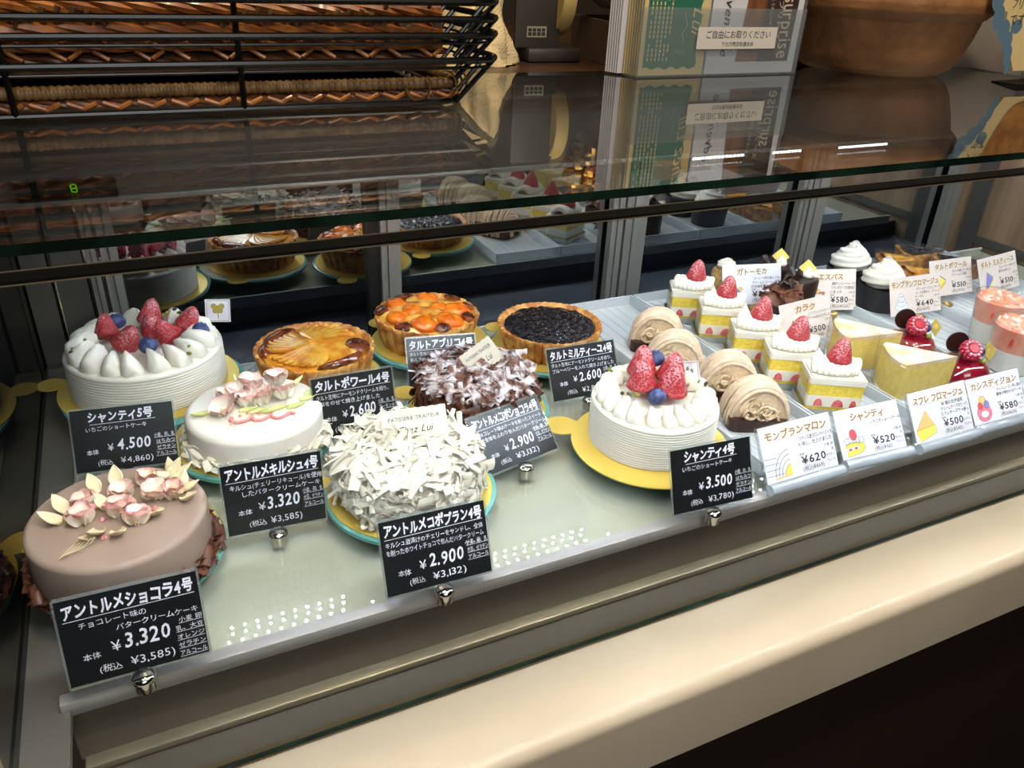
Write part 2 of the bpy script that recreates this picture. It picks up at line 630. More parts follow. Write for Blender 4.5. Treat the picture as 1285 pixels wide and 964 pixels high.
# top glass and front glass
bm = bmesh.new()
box(bm, -0.16, 1.345, -0.050, 0.378, 0.3040, 0.3090)
for f in bm.faces:
    f.material_index = 0 if abs(f.normal.z) > 0.5 else 1
obj('top_glass', bm, [GLASS, GEDGE], case, smooth=False)
bm = bmesh.new()
box(bm, XL-0.004, XR, -0.0495, -0.0460, -0.0440, 0.2915)
for f in bm.faces:
    f.material_index = 0 if abs(f.normal.y) > 0.5 else 1
obj('front_glass', bm, [FGLASS, GEDGE], case, smooth=False)
# LED rail along the top of the front glass
bm = bmesh.new()
box(bm, -0.16, 1.345, -0.0505, -0.0385, 0.2922, 0.2936)
rail = obj('light_rail', bm, BLACKP, case, smooth=False)
bm = bmesh.new()
box(bm, -0.16, 1.345, -0.0509, -0.0505, 0.2916, 0.2922)
box(bm, -0.16, 1.345, -0.0385, -0.0380, 0.2934, 0.2940)
obj('rail_edge', bm, BRASSY, rail, smooth=False)
for k in range(9):
    x0 = -0.10+0.16*k
    bm = bmesh.new()
    for j in range(9):
        x = x0+0.008+0.0155*j
        box(bm, x, x+0.006, -0.0478, -0.0428, 0.2908, 0.2916, mi=1)
    box(bm, x0+0.004, x0+0.142, -0.0490, -0.0416, 0.2915, 0.2921)
    obj('led_module', bm, [WHITEP, LEDF], rail, smooth=False)
# LED bar hung under the middle of the top glass
bm = bmesh.new()
box(bm, -0.08, 1.31, 0.288, 0.336, 0.2850, 0.2900)
bar = obj('light_bar', bm, HEADER, case, smooth=False)
for k in range(8):
    x0 = 0.006+0.168*k
    for r, y in enumerate((0.3005, 0.3228)):
        bm = bmesh.new()
        for j in range(10):
            x = x0+0.0146*j+(0.010 if r else 0.004)
            box(bm, x, x+0.0030, y-0.0015, y+0.0015, 0.2836, 0.2845, mi=1)
        box(bm, x0, x0+0.150, y-0.006, y+0.006, 0.2844, 0.2849)
        obj('led_module', bm, [WHITEP, LEDM], bar, smooth=False)
# LED strip along the foot of the header at the right
for x0, x1 in ((0.735, 0.826), (0.882, 0.936), (1.000, 1.118)):
    bm = bmesh.new()
    x = x0
    while x < x1:
        box(bm, x, x+0.0040, 0.5116, 0.5130, 0.1670, 0.1705, mi=1)
        x += 0.0072
    box(bm, x0-.002, x1+.002, 0.5129, 0.5140, 0.1660, 0.1845)
    obj('header_led_strip', bm, [WHITEP, LEDB], hd, smooth=False)
# right end: steel post and wood-grain panel
bm = bmesh.new()
box(bm, XR, XR+0.006, -0.04, 0.53, -0.06, 0.303)
obj('side_panel', bm, WOODP, case, smooth=False)
bm = bmesh.new()
box(bm, XR-0.006, XR-0.0005, 0.455, 0.485, -0.04, 0.30)
box(bm, XR-0.006, XR-0.0005, 0.0, 0.455, -0.002, 0.012)
obj('side_frame', bm, STEELD, case, smooth=False)

# wooden staff-side counter behind the glass top
bm = bmesh.new()
box(bm, -0.5, 1.9, 0.3795, 1.0, 0.3030, 0.3085)
obj('staff_worktop', bm, WOOD, case, smooth=False)

# ------------------------------------------------------------------ food and card materials
def strawberry_mat():
    m = mat('strawberry_skin', (196, 24, 32), 0.3, spec=0.55, coat=0.2)
    nt = m.node_tree
    b = nt.nodes['Principled BSDF']
    tc = nt.nodes.new('ShaderNodeTexCoord')
    vo = nt.nodes.new('ShaderNodeTexVoronoi')
    vo.inputs['Scale'].default_value = 520
    nt.links.new(tc.outputs['Object'], vo.inputs['Vector'])
    no = nt.nodes.new('ShaderNodeTexNoise')
    no.inputs['Scale'].default_value = 90
    no.inputs['Detail'].default_value = 3
    nt.links.new(tc.outputs['Object'], no.inputs['Vector'])
    sx = nt.nodes.new('ShaderNodeSeparateXYZ')
    nt.links.new(tc.outputs['Object'], sx.inputs[0])
    # icing-sugar dust sits between the pits, thicker towards the tip
    r1 = nt.nodes.new('ShaderNodeMapRange')
    r1.inputs[1].default_value, r1.inputs[2].default_value = 0.30, 0.80
    nt.links.new(vo.outputs['Distance'], r1.inputs[0])
    r2_ = nt.nodes.new('ShaderNodeMapRange')
    r2_.inputs[1].default_value, r2_.inputs[2].default_value = 0.002, 0.024
    r2_.inputs[3].default_value, r2_.inputs[4].default_value = 0.08, 0.95
    nt.links.new(sx.outputs['Z'], r2_.inputs[0])
    r3 = nt.nodes.new('ShaderNodeMapRange')
    r3.inputs[1].default_value, r3.inputs[2].default_value = 0.40, 0.62
    r3.inputs[3].default_value, r3.inputs[4].default_value = 0.35, 1.0
    nt.links.new(no.outputs['Fac'], r3.inputs[0])
    m1 = nt.nodes.new('ShaderNodeMath'); m1.operation = 'MULTIPLY'
    nt.links.new(r1.outputs[0], m1.inputs[0]); nt.links.new(r2_.outputs[0], m1.inputs[1])
    m2 = nt.nodes.new('ShaderNodeMath'); m2.operation = 'MULTIPLY'
    nt.links.new(m1.outputs[0], m2.inputs[0]); nt.links.new(r3.outputs[0], m2.inputs[1])
    mx = nt.nodes.new('ShaderNodeMix'); mx.data_type = 'RGBA'
    mx.inputs[6].default_value = lin((176, 18, 28)); mx.inputs[7].default_value = lin((238, 176, 182))
    nt.links.new(m2.outputs[0], mx.inputs[0])
    nt.links.new(mx.outputs[2], b.inputs['Base Color'])
    bp = nt.nodes.new('ShaderNodeBump')
    bp.inputs['Strength'].default_value = 0.7
    bp.inputs['Distance'].default_value = 0.0012
    nt.links.new(vo.outputs['Distance'], bp.inputs['Height'])
    nt.links.new(bp.outputs['Normal'], b.inputs['Normal'])
    return m


STRAW = strawberry_mat()
CREAM = mat('whipped_cream', (240, 233, 217), 0.45, spec=0.35, sss=0.10)
CREAMY = mat('buttercream_white', (242, 234, 222), 0.38, spec=0.4, sss=0.10)
MOCHA = mat('mocha_buttercream', (168, 145, 130), 0.42, spec=0.4, col2=(160, 136, 121), nscale=18, sss=0.08)
BLUEB = mat('blueberry_skin', (44, 52, 92), 0.5, col2=(78, 92, 138), nscale=140)
PIST = mat('pistachio', (118, 122, 36), 0.5, col2=(160, 150, 60), nscale=200)
PISTD = mat('pistachio_dark', (60, 62, 36), 0.5)
SHAVW = mat('white_chocolate', (230, 223, 206), 0.45)
SHAVD = mat('dark_chocolate_shaving', (74, 38, 26), 0.4, col2=(104, 60, 42), nscale=90)
SHAVS = mat('sugar_dusted_chocolate', (104, 66, 50), 0.5, col2=(214, 204, 208), nscale=95, lo=0.42, hi=0.60)
CHOC = mat('dark_chocolate', (40, 20, 14), 0.36, spec=0.4)
CHOCM = mat('chocolate_base', (62, 34, 24), 0.4, col2=(48, 24, 16), nscale=120)
CRUST = mat('baked_crust', (216, 160, 86), 0.45, col2=(172, 102, 42), nscale=75, bump=0.6, bscale=240, coat=.1)
PEAR = mat('glazed_pear', (228, 170, 66), 0.10, spec=0.6, coat=1.0, sss=0.06, col2=(206, 126, 32), nscale=60, bump=.2, bscale=150)
CUSTARD = mat('baked_almond_cream', (232, 164, 52), 0.15, coat=0.6, col2=(214, 130, 36), nscale=40)
BURNT = mat('caramelised_patch', (62, 26, 14), 0.15, coat=0.5, col2=(124, 58, 26), nscale=70)
APRI = mat('glazed_apricot', (234, 122, 16), 0.08, coat=1.0, sss=0.05, col2=(220, 98, 10), nscale=80, bump=0.15, bscale=220)
APRIG = mat('apricot_almond_cream', (238, 178, 76), 0.16, coat=0.9, col2=(206, 116, 32), nscale=55, bump=0.5, bscale=160)
BERRY = mat('blueberry_glaze', (12, 9, 14), 0.05, spec=0.9, coat=1.0, col2=(20, 14, 24), nscale=120, bump=1.0, bscale=300)
NOOD = mat('chestnut_cream', (228, 202, 176), 0.5, col2=(214, 184, 154), nscale=160)
NOODF = mat('chestnut_cream_end', (218, 190, 156), 0.5, bump=0.5, bscale=300)
SPONGE = mat('yellow_sponge', (244, 216, 92), 0.7, col2=(234, 200, 70), nscale=260, bump=0.2, bscale=500)
SOUF = mat('souffle_cheesecake', (250, 222, 122), 0.6, sss=.15, col2=(245, 208, 98), nscale=150, bump=0.15, bscale=500)
SOUFT = mat('souffle_baked_top', (228, 180, 118), 0.5, col2=(240, 226, 208), nscale=38, lo=0.35, hi=0.62)
SOUFS = mat('souffle_pale_rim', (240, 196, 110), 0.5)
CASSIS = mat('cassis_glaze', (136, 20, 40), 0.06, spec=0.6, coat=1.0, col2=(112, 12, 30), nscale=30)
RASP = mat('raspberry', (196, 36, 62), 0.45, col2=(214, 70, 92), nscale=200, bump=0.6, bscale=420, voro=True)
RASPD = mat('raspberry_sugar_rim', (228, 160, 172), 0.7)
JELLY = mat('pink_peach_jelly', (244, 168, 140), 0.12, coat=0.8, sss=0.25, col2=(238, 148, 116), nscale=60)
MILKP = mat('white_pudding', (244, 240, 232), 0.4, sss=0.1)
BLKCUP = mat('black_paper_cup', (30, 30, 32), 0.55)
GOLDP = mat('gold_sugar_plaque', (206, 180, 92), 0.3, metal=0.4)
SILVF = mat('silver_paper', (196, 200, 196), 0.35, metal=0.7, bump=0.5, bscale=90)
PAPER = mat('cream_card', (232, 224, 206), 0.6)
CARDW = mat('white_card', (226, 223, 230), 0.5)
CARDP = mat('pale_pink_card', (228, 214, 206), 0.5)
CARDB = mat('black_card', (24, 25, 27), 0.3, spec=0.4, coat=0.22, coat_rough=0.18)
INKW = mat('white_ink', (236, 234, 246), 0.5)
INKG = mat('gold_ink', (158, 124, 28), 0.4)
INKK = mat('black_ink', (34, 30, 38), 0.6)
LAMI = clear('laminate', (240, 244, 244), 0.08, 0.6, 0.08, haze=0.12)
P_Y = mat('pencil_yellow', (244, 228, 96), 0.7)
P_O = mat('pencil_orange', (236, 190, 120), 0.7)
P_R = mat('pencil_red', (222, 84, 92), 0.7)
P_P = mat('pencil_pink', (236, 128, 150), 0.7)
P_B = mat('pencil_blue', (132, 136, 206), 0.7)
P_W = mat('pencil_white', (226, 230, 240), 0.7)
P_T = mat('pencil_brown', (178, 116, 90), 0.7)
PETAL = mat('piped_petal', (255, 255, 255), 0.4, vcol=True)
LEAFY = mat('piped_green_leaf', (226, 232, 160), 0.4, sss=0.1)
LEAFC = mat('piped_cream_leaf', (236, 218, 178), 0.38, sss=0.1)
PINKL = mat('pink_icing', (240, 150, 154), 0.4)
SUGARTH = mat('gold_sugar_thread', (226, 206, 160), 0.3)


# ------------------------------------------------------------------ part makers (meshes shared by their copies)
def mesh_of(bm, mats, smooth=True, angle=0.7, name='part'):
    me = bpy.data.meshes.new(name)
    bmesh.ops.recalc_face_normals(bm, faces=bm.faces[:])
    bm.to_mesh(me)
    bm.free()
    if smooth:
        me.shade_smooth()
        me.set_sharp_from_angle(angle=angle)
    for m in (mats if isinstance(mats, (list, tuple)) else [mats]):
        me.materials.append(m)
    return me


def mk_strawberry():
    bm = bmesh.new()
    H, R = 0.030, 0.0140
    pr = []
    for k in range(17):
        t = k/16
        r = R*min(1.0, (t/0.16)**0.5)*(1-0.80*max(0, t-.14)**1.1)*(1 if t < .8 else math.sqrt(max(0.0, 1-((t-.8)/.2)**2))*.92+.08)
        if k == 16:
            r = 0.0012
        pr.append((max(r, 0.0004), t*H))
    lathe(bm, pr, 20, lambda a, k: 1+0.05*math.sin(3*a)+0.03*math.cos(2*a+1))
    return mesh_of(bm, STRAW, angle=3)


def mk_blueberry():
    bm = bmesh.new()

    def fn(v):
        r = 0.0072
        z = v.z*0.88
        q = math.hypot(v.x, v.y)
        if v.z > 0.5 and q < 0.45:
            z -= 0.35*(0.45-q)
        if v.z > 0.5 and 0.35 < q < 0.62:
            z += 0.10*(1+0.5*math.cos(5*math.atan2(v.y, v.x)))
        return Vector((v.x*r, v.y*r, z*r))
    blob(bm, Matrix(), 20, 14, fn=fn)
    return mesh_of(bm, BLUEB, angle=3)


def mk_dollop(L=0.024, W=0.013, H=0.012, tip=0.55):
    """piped shell: fat rounded end at x=0, drawn to a raised ridge point at x=L"""
    bm = bmesh.new()
    rows = []
    n = 14
    for i in range(n+1):
        t = i/n
        w = W/2*(math.sin(PI*min(1.0, 0.10+0.90*t))**0.6)*(1-0.62*t) * 1.55
        w = max(w, 0.0003)
        h = H*(0.30+0.70*math.sin(PI*(0.12+0.60*t)))*(1 if i else 0.35)
        if t > 0.85:
            h *= 1-(t-0.85)*tip*2.5
        row = []
        for j in range(16):
            a = 2*PI*j/16
            y = w*math.cos(a)
            z = math.sin(a)
            z = h*(z**1.4 if z > 0 else -0.05*(-z))
            # the ridge leans to one side
            y += 0.18*W*(z/H)*(0.4+t)
            row.append(Vector((t*L, y, z)))
        rows.append(row)
    V = grid(bm, rows, cv=True)
    cap(bm, V[0], flip=True)
    cap(bm, V[-1])
    return mesh_of(bm, CREAM, angle=1.1)


def mk_peak(R=0.0062, H=0.011):
    bm = bmesh.new()
    pr = [(R*0.8, 0), (R, 0.002), (R*0.9, 0.0045), (R*0.6, 0.0072), (R*0.28, 0.0094), (0.0002, H)]
    lathe(bm, pr, 14)
    return mesh_of(bm, CREAM, angle=3)


def mk_rosette(R=0.021, H=0.013, turns=2.0, grooves=9, r0=0.0062, squash=1.0):
    """whipped cream piped in a spiral with a star nozzle"""
    bm = bmesh.new()
    rows = []
    n = int(46*turns)
    for i in range(n+1):
        t = i/n
        a = 2*PI*turns*t
        rad = (R-r0)*(1-t)**0.8
        c = Vector((rad*math.cos(a), rad*math.sin(a)*squash, r0*0.75+(H-r0*0.6)*t))
        rr = r0*(1.0-0.35*t) if t > 0.03 else r0*t/0.03
        if t > 0.94:
            rr *= max(0.06, (1-t)/0.06)
        tan = Vector((-math.sin(a), math.cos(a), 0.1)).normalized()
        nrm = Vector((math.cos(a), math.sin(a), 0))
        b = tan.cross(nrm)
        row = []
        for j in range(28):
            th = 2*PI*j/28
            q = rr*(1+0.16*math.cos(7*th+a*1.3))
            row.append(c+nrm*math.cos(th)*q+b*math.sin(th)*q)
        rows.append(row)
    V = grid(bm, rows, cv=True)
    cap(bm, V[0])
    cap(bm, V[-1])
    return mesh_of(bm, CREAM, angle=3)


def mk_ropes(L=0.046, W=0.030, n=6, r=0.0050, H=0.006):
    """row of diagonal piped ropes, as on a short cake"""
    bm = bmesh.new()
    for k in range(n):
        x = -L/2+r*0.8+(L-1.6*r)*k/(n-1)
        wf = 0.62+0.38*math.sin(PI*(k+0.5)/n)
        pts = []
        for i in range(11):
            t = i/10-0.5
            pts.append((x+0.006*t*1.2, W*wf*t, H*(1-1.1*(2*t)**2)+r*0.5))
        tube(bm, pts, r, 10, rf=lambda u: (0.25+0.75*math.sin(PI*min(1, max(0, 0.08+0.84*u)))**0.6))
    return mesh_of(bm, CREAM, angle=3)


def mk_petal_flower(R=0.012, n=5, c0=(252, 244, 226), c1=(244, 168, 172), rise=0.8, seed=0, mid=(250, 236, 200)):
    rg = random.Random(seed)
    bm = bmesh.new()
    lay = bm.loops.layers.float_color.new('Col')
    for k in range(n):
        a0 = 2*PI*k/n+rg.uniform(-.2, .2)
        tilt = rise*rg.uniform(0.75, 1.2)
        M = Matrix.Rotation(a0, 4, 'Z') @ Matrix.Rotation(-tilt, 4, 'Y')
        rows = []
        for i in range(9):
            t = i/8
            w = R*0.80*math.sin(PI*(0.12+0.78*t))**0.62
            row = []
            for j in range(9):
                s = j/4-1
                x = R*1.15*(0.04+t*0.95-0.14*t*s*s)
                row.append(M @ Vector((x, w*s, R*0.42*(s*s)*math.sin(PI*t*.9)+R*0.10*t*math.sin(3*s+k))))
            rows.append(row)
        for off in (0.0, 1.0):
            V = []
            for i, row in enumerate(rows):
                V.append([bm.verts.new(p+Vector((0, 0, -0.0011*off))) for p in row])
            for i in range(8):
                for j in range(8):
                    f = bm.faces.new((V[i][j], V[i+1][j], V[i+1][j+1], V[i][j+1]))
                    for l, (ii, jj) in zip(f.loops, ((i, j), (i+1, j), (i+1, j+1), (i, j+1))):
                        e = max(0.0, (ii/8-0.40)/0.60)**1.6
                        e = min(1.0, e*0.85+0.25*(abs(jj-4)/4)**4*(ii/8))
                        A, B = lin(c0), lin(c1)
                        l[lay] = tuple(A[q]*(1-e)+B[q]*e for q in range(3))+(1,)
    blob(bm, Matrix.Translation((0, 0, R*0.18)) @ Matrix.Diagonal((R*.22, R*.22, R*.25, 1)), 8, 6)
    for f in bm.faces:
        for l in f.loops:
            if tuple(l[lay])[:3] == (1.0, 1.0, 1.0) or tuple(l[lay])[:3] == (0.0, 0.0, 0.0):
                l[lay] = lin(mid)
    return mesh_of(bm, PETAL, angle=3, name='icing_flower')


def mk_leaf(L=0.016, W=0.008, H=0.006, m=None):
    bm = bmesh.new()
    rows = []
    for i in range(11):
        t = i/10
        w = W/2*math.sin(PI*(0.18+0.82*t))**0.8*(1.0 if t < .5 else 1-0.15*(t-.5))
        w = max(w, 0.0002)
        zc = H*(0.2+0.8*t**1.6)
        row = []
        for j in range(10):
            a = 2*PI*j/10
            row.append(Vector((L*t, w*math.cos(a), zc*1.0+0.0016*math.sin(a)*(1-0.7*t)-0.0028*(1-t)*abs(math.sin(a))+0.0018*abs(math.cos(a)))))
        rows.append(row)
    V = grid(bm, rows, cv=True)
    cap(bm, V[0])
    cap(bm, V[-1])
    return mesh_of(bm, m or LEAFC, angle=3)


def mk_star_leaf(m):
    """three drawn-out cream points around a middle"""
    bm = bmesh.new()
    for k in range(4):
        a = k*PI/2+0.3
        M = Matrix.Rotation(a, 4, 'Z')
        rows = []
        for i in range(10):
            t = i/9
            w = max(0.0002, 0.0042*math.sin(PI*(0.25+0.75*t))**0.9)
            rows.append([M @ Vector((0.001+0.0125*t, w*math.cos(2*PI*j/8), 0.0022+0.0065*t**2.0+w*0.6*math.sin(2*PI*j/8))) for j in range(8)])
        V = grid(bm, rows, cv=True)
        cap(bm, V[0])
        cap(bm, V[-1])
    blob(bm, Matrix.Translation((0, 0, 0.002)) @ Matrix.Diagonal((0.004, 0.004, 0.0032, 1)), 10, 6)
    return mesh_of(bm, m, angle=3)


def curl(bm, M, L, rad, arc, th=0.0006, mi=0, bend=0.0, n=7, seg=4, taper=0.0):
    """a rolled flake: arc-shaped section run along x"""
    rows = []
    for i in range(seg+1):
        t = i/seg-0.5
        sc = 1-taper*abs(2*t)
        out, inn = [], []
        for j in range(n+1):
            a = -arc/2+arc*j/n
            for lst, rr in ((out, rad*sc), (inn, rad*sc-th)):
                lst.append(M @ Vector((L*t, rr*math.sin(a), rr*math.cos(a)-rad*math.cos(arc/2)*0.5+bend*(2*t)**2*L)))
        rows.append(out+inn[::-1])
    V = grid(bm, rows, cv=True, mi=mi)
    cap(bm, V[0], mi)
    cap(bm, V[-1], mi, True)


def fix_flag(parent, x, y, z, rz, w=0.026, h=0.024, lean=0.25, style='ornament', roll=0.0, ms=None):
    """small printed paper pick standing in the top of a cake"""
    M = Matrix.Translation((x, y, z)) @ Matrix.Rotation(rz, 4, 'Z') @ Matrix.Rotation(PI/2-lean, 4, 'X') @ Matrix.Rotation(roll, 4, 'Z')
    bm = bmesh.new()
    if style == 'shop':
        poly = []
        n = 7
        for k in range(n):
            for q in range(4):
                poly.append((-w/2+w*(k+q/4)/n, h+0.0007*math.sin(PI*q/4)))
        poly.append((w/2, h))
        poly += [(w/2, 0), (-w/2, 0)]
        prism(bm, poly, -0.0002, 0.0002)
    else:
        prism(bm, [(-w/2, 0), (w/2, 0), (w/2, h), (-w/2, h)], -0.0002, 0.0002)
    o = obj('paper_pick', bm, PAPER if style == 'shop' else CARDW, parent, M, smooth=False)
    bm = bmesh.new()
    if style == 'shop':
        write(bm, 'PATISSERIE TRAITEUR', 0, h*0.66, 0.0046, width=w*0.80, align='C', z=0.0004)
        write(bm, 'Chez Lui', 0, h*0.24, 0.0085, width=w*0.55, align='C', z=0.0004, shear=0.35)
        m = INKK
    elif style == 'gold':
        for pt in ((0, .62), (-.16, .70), (.16, .70), (-.1, .5), (.1, .5)):
            flat(bm, [(pt[0]*w+0.12*w*math.cos(a*PI/4), pt[1]*h+0.13*h*math.sin(a*PI/4)) for a in range(8)], 0.0004+0.00002*len(bm.faces))
        stroke(bm, [(0, .5*h), (.02*w, .15*h)], 0.0012, 0.0004)
        for ed in (0.07,):
            stroke(bm, [(-w*.43, h*.06), (w*.43, h*.06), (w*.43, h*.94), (-w*.43, h*.94), (-w*.43, h*.06)], 0.0007, 0.00035)
        m = GOLDP
    else:
        for pt in ((0, .66), (-.17, .55), (.17, .55), (-.1, .38), (.1, .38)):
            flat(bm, [(pt[0]*w+0.07*w*math.cos(a*PI/4), pt[1]*h+0.11*h*math.sin(a*PI/4)) for a in range(8)], 0.0004+0.00002*len(bm.faces))
        stroke(bm, [(0, .6*h), (.0, .15*h)], 0.0009, 0.0004)
        stroke(bm, [(-w*.43, h*.07), (w*.43, h*.07), (w*.43, h*.93), (-w*.43, h*.93), (-w*.43, h*.07)], 0.0006, 0.00035)
        m = mat('grey_print', (120, 116, 108), 0.6)
    obj('pick_print', bm, m, o, smooth=False)
    return o


ME_STRAW = mk_strawberry()
ME_BLUE = mk_blueberry()
ME_DOLL = mk_dollop(0.0300, 0.0172, 0.0155)
ME_DOLL4 = mk_dollop(0.0235, 0.0126, 0.0125)
ME_PEAK = mk_peak()


def pist_mesh(m):
    bm = bmesh.new()
    blob(bm, Matrix.Diagonal((0.0026, 0.0019, 0.0018, 1)), 8, 6)
    return mesh_of(bm, m, angle=3)


ME_PIST, ME_PISTD = pist_mesh(PIST), pist_mesh(PISTD)

# ------------------------------------------------------------------ glass stands and gold boards
ZB = 0.0160     # top of the gold boards


def stand(x, y, r, label, ph=0.4, silver=False):
    t = thing('glass_cake_stand', label, 'cake stand', (x, y, 0), group='round glass cake stands on the shelf')
    bm = bmesh.new()
    R = r
    lathe(bm, [(R-0.0008, 0.0106), (R, 0.0112), (R, 0.0144), (R-0.0008, 0.0148)], 72)
    for f in bm.faces:
        f.material_index = 0 if abs(f.normal.z) > 0.7 else 1
    obj('plate', bm, [PLATEG, TEALEDGE], t, smooth=True)
    for k in range(3):
        a = ph+2*PI*k/3
        bm = bmesh.new()
        lathe(bm, [(0.0062, 0.0002), (0.0066, 0.001), (0.0062, 0.0102)], 20, M=Matrix.Translation(((R-0.022)*math.cos(a), (R-0.022)*math.sin(a), 0)))
        obj('foot', bm, ACRYL, t)
    return t


def board(x, y, r, tab, label, z=ZB, tabr=0.0135):
    t = bmesh.new()
    poly = []
    n = 96
    da = math.asin(min(0.95, tabr*0.72/r))
    for k in range(n+1):
        a = tab+da+(2*PI-2*da)*k/n
        poly.append((r*math.cos(a), r*math.sin(a)))
    cx, cy = (r+tabr*0.72)*math.cos(tab), (r+tabr*0.72)*math.sin(tab)
    a0 = math.atan2(poly[-1][1]-cy, poly[-1][0]-cx)
    a1 = math.atan2(poly[0][1]-cy, poly[0][0]-cx)
    while a1 < a0:
        a1 += 2*PI
    for k in range(1, 20):
        a = a0+(a1-a0)*k/20
        poly.append((cx+tabr*math.cos(a), cy+tabr*math.sin(a)))
    prism(t, poly, -0.0010, 0.0)
    o = obj('cake_board', t, GOLDF, None, Matrix.Translation((x, y, z)), angle=0.5)
    tag(o, label, 'cake board', 'gold cake boards with a round tab')
    return o


def rim_blob(parent, name, me, M):
    return obj(name, me, None, parent, M)

CAMR = Vector((0.895, -0.445, 0))     # along the picture's width, on the shelf
CAMD = Vector((0.445, 0.895, 0))      # away from the viewer


def rd(r_, d_):
    v = CAMR*r_+CAMD*d_
    return v.x, v.y


def combed_body(R, H, grooves=13, taper=0.0, r_top=0.004):
    pr = [(R*0.985, 0.0)]
    n = grooves*6
    for k in range(n+1):
        t = k/n
        z = 0.001+t*(H-r_top-0.001)
        pr.append((R-0.0006*(0.5-0.5*math.cos(2*PI*grooves*t))-taper*(t-0.3), z))
    for k in range(1, 6):
        a = PI/2*k/5
        pr.append((R-taper*0.7-r_top+r_top*math.cos(a), H-r_top+r_top*math.sin(a)))
    pr.append((R*0.5, H+0.0003))
    pr.append((0.0, H+0.0003))
    bm = bmesh.new()
    lathe(bm, pr, 120, lambda a, k: 1+0.0025*math.sin(2*a+k*0.05)+0.0012*math.sin(7*a+0.3*k))
    return bm


# ---- strawberry cream cake, larger one at the back left
def cream_cake(x, y, R, H, label, ndoll, me_doll, straws, blues, pist, grooves, rdoll, seed):
    rg = random.Random(seed)
    t = thing('cream_cake', label, 'cake', (x, y, ZB))
    obj('cake_body', combed_body(R, H, grooves), CREAM, t, angle=3)
    for k in range(ndoll):
        a = 2*PI*k/ndoll+rg.uniform(-.03, .03)
        M = MT(rdoll*math.cos(a), rdoll*math.sin(a), H, 0, 0.0, a+PI+0.12+rg.uniform(-.06, .06)) @ Matrix.Rotation(-0.12, 4, 'Y')
        s = rg.uniform(.94, 1.08)
        obj('cream_dollop', me_doll, None, t, M @ Matrix.Diagonal((s, s, s, 1)))
    for (r_, d_, z, tx, ty, s) in straws:
        px, py = rd(r_, d_)
        obj('strawberry', ME_STRAW, None, t, MT(px, py, H+z, tx, ty, rg.uniform(0, 6), s))
    for (r_, d_, z) in blues:
        px, py = rd(r_, d_)
        obj('blueberry', ME_BLUE, None, t, MT(px, py, H+z, rg.uniform(-.7, .2), rg.uniform(-.4, .4), rg.uniform(0, 6), 1.2))
    for (r_, d_, z, dk) in pist:
        px, py = rd(r_, d_)
        obj('pistachio_piece', ME_PISTD if dk else ME_PIST, None, t, MT(px, py, H+z, rg.uniform(-1, 1), rg.uniform(-1, 1), rg.uniform(0, 6)))
    return t


stand(-0.012, 0.3805, 0.088, 'round glass cake stand under the larger strawberry cream cake at back left', PI/6)
board(-0.0155, 0.389, 0.0865, math.radians(163), 'gold round board under the larger strawberry cream cake at back left')
t5 = cream_cake(-0.0152, 0.3904, 0.0745, 0.0415, 'large white cream cake with a pile of six sugared strawberries and blueberries', 18, ME_DOLL,
                [(-.035, -.002, .004, .35, -.50, .92), (-.014, -.013, .004, .60, -.15, .98), (-.008, .034, .006, -.25, .1, .98),
                 (.006, .013, .009, .55, .2, .95), (.029, .034, .004, -.2, .45, .92), (.032, .002, .004, .55, .55, .95)],
                [(-.037, .026, .012), (.017, -.026, .012), (.054, .014, .012)],
                [(-.050, -.012, .012, 0), (-.046, -.022, .013, 0), (-.047, -.046, .012, 1), (-.049, -.040, .012, 0), (-.020, -.020, .012, 1), (-.034, -.016, .013, 1),
                 (.042, -.012, .013, 0), (.047, -.014, .012, 0), (.052, -.016, .010, 1), (.060, -.034, .010, 0), (.056, -.022, .012, 0), (.060, .004, .011, 1), (.008, .045, .016, 0),
                 (.014, .050, .018, 1), (.020, .046, .016, 0), (.024, .042, .018, 1), (.002, .048, .012, 0)], 13, 0.0700, 3)
px, py = rd(.056, .056)
fix_flag(t5, px, py, 0.044, -0.35, 0.026, 0.024, 0.35, 'gold', 0.0)

stand(0.406, 0.102, 0.0740, 'round glass cake stand under the small strawberry cream cake', 0.2)
board(0.4047, 0.0984, 0.0750, math.radians(138), 'gold round board under the small strawberry cream cake in front', tabr=0.0165)
t4 = cream_cake(0.4104, 0.1070, 0.0598, 0.0425, 'small white cream cake with four sugared strawberries standing upright and two blueberries', 20, ME_DOLL4,
                [(-.014, .000, .007, .04, -.05, 1.08), (-.013, .021, .010, -.1, -.05, 1.08), (.0125, -.004, .005, .05, .05, 1.10), (.014, .018, .008, -.05, .1, 1.08)],
                [(.001, .030, .026), (-.003, -.020, .012)],
                [(-.042, .030, .012, 0), (-.040, .026, .012, 0), (-.034, -.016, .012, 1), (-.028, -.018, .012, 1), (-.030, -.024, .010, 0), (-.020, -.017, .012, 0),
                 (.041, .014, .012, 0), (.046, .004, .011, 1), (.043, -.008, .011, 0), (.048, .012, .011, 1), (-.022, -.016, .011, 0)], 15, 0.0565, 5)
px, py = rd(.036, .028)
fix_flag(t4, px, py, 0.044, -0.75, 0.022, 0.022, 0.30, 'grey', 0.25)

# ---- mocha butter-cream cake, front left
stand(-0.0485, 0.120, 0.0690, 'round glass cake stand under the brown mocha cake at front left', 0.0)
board(-0.0495, 0.122, 0.0685, math.radians(152), 'gold round board under the brown mocha cake at front left')


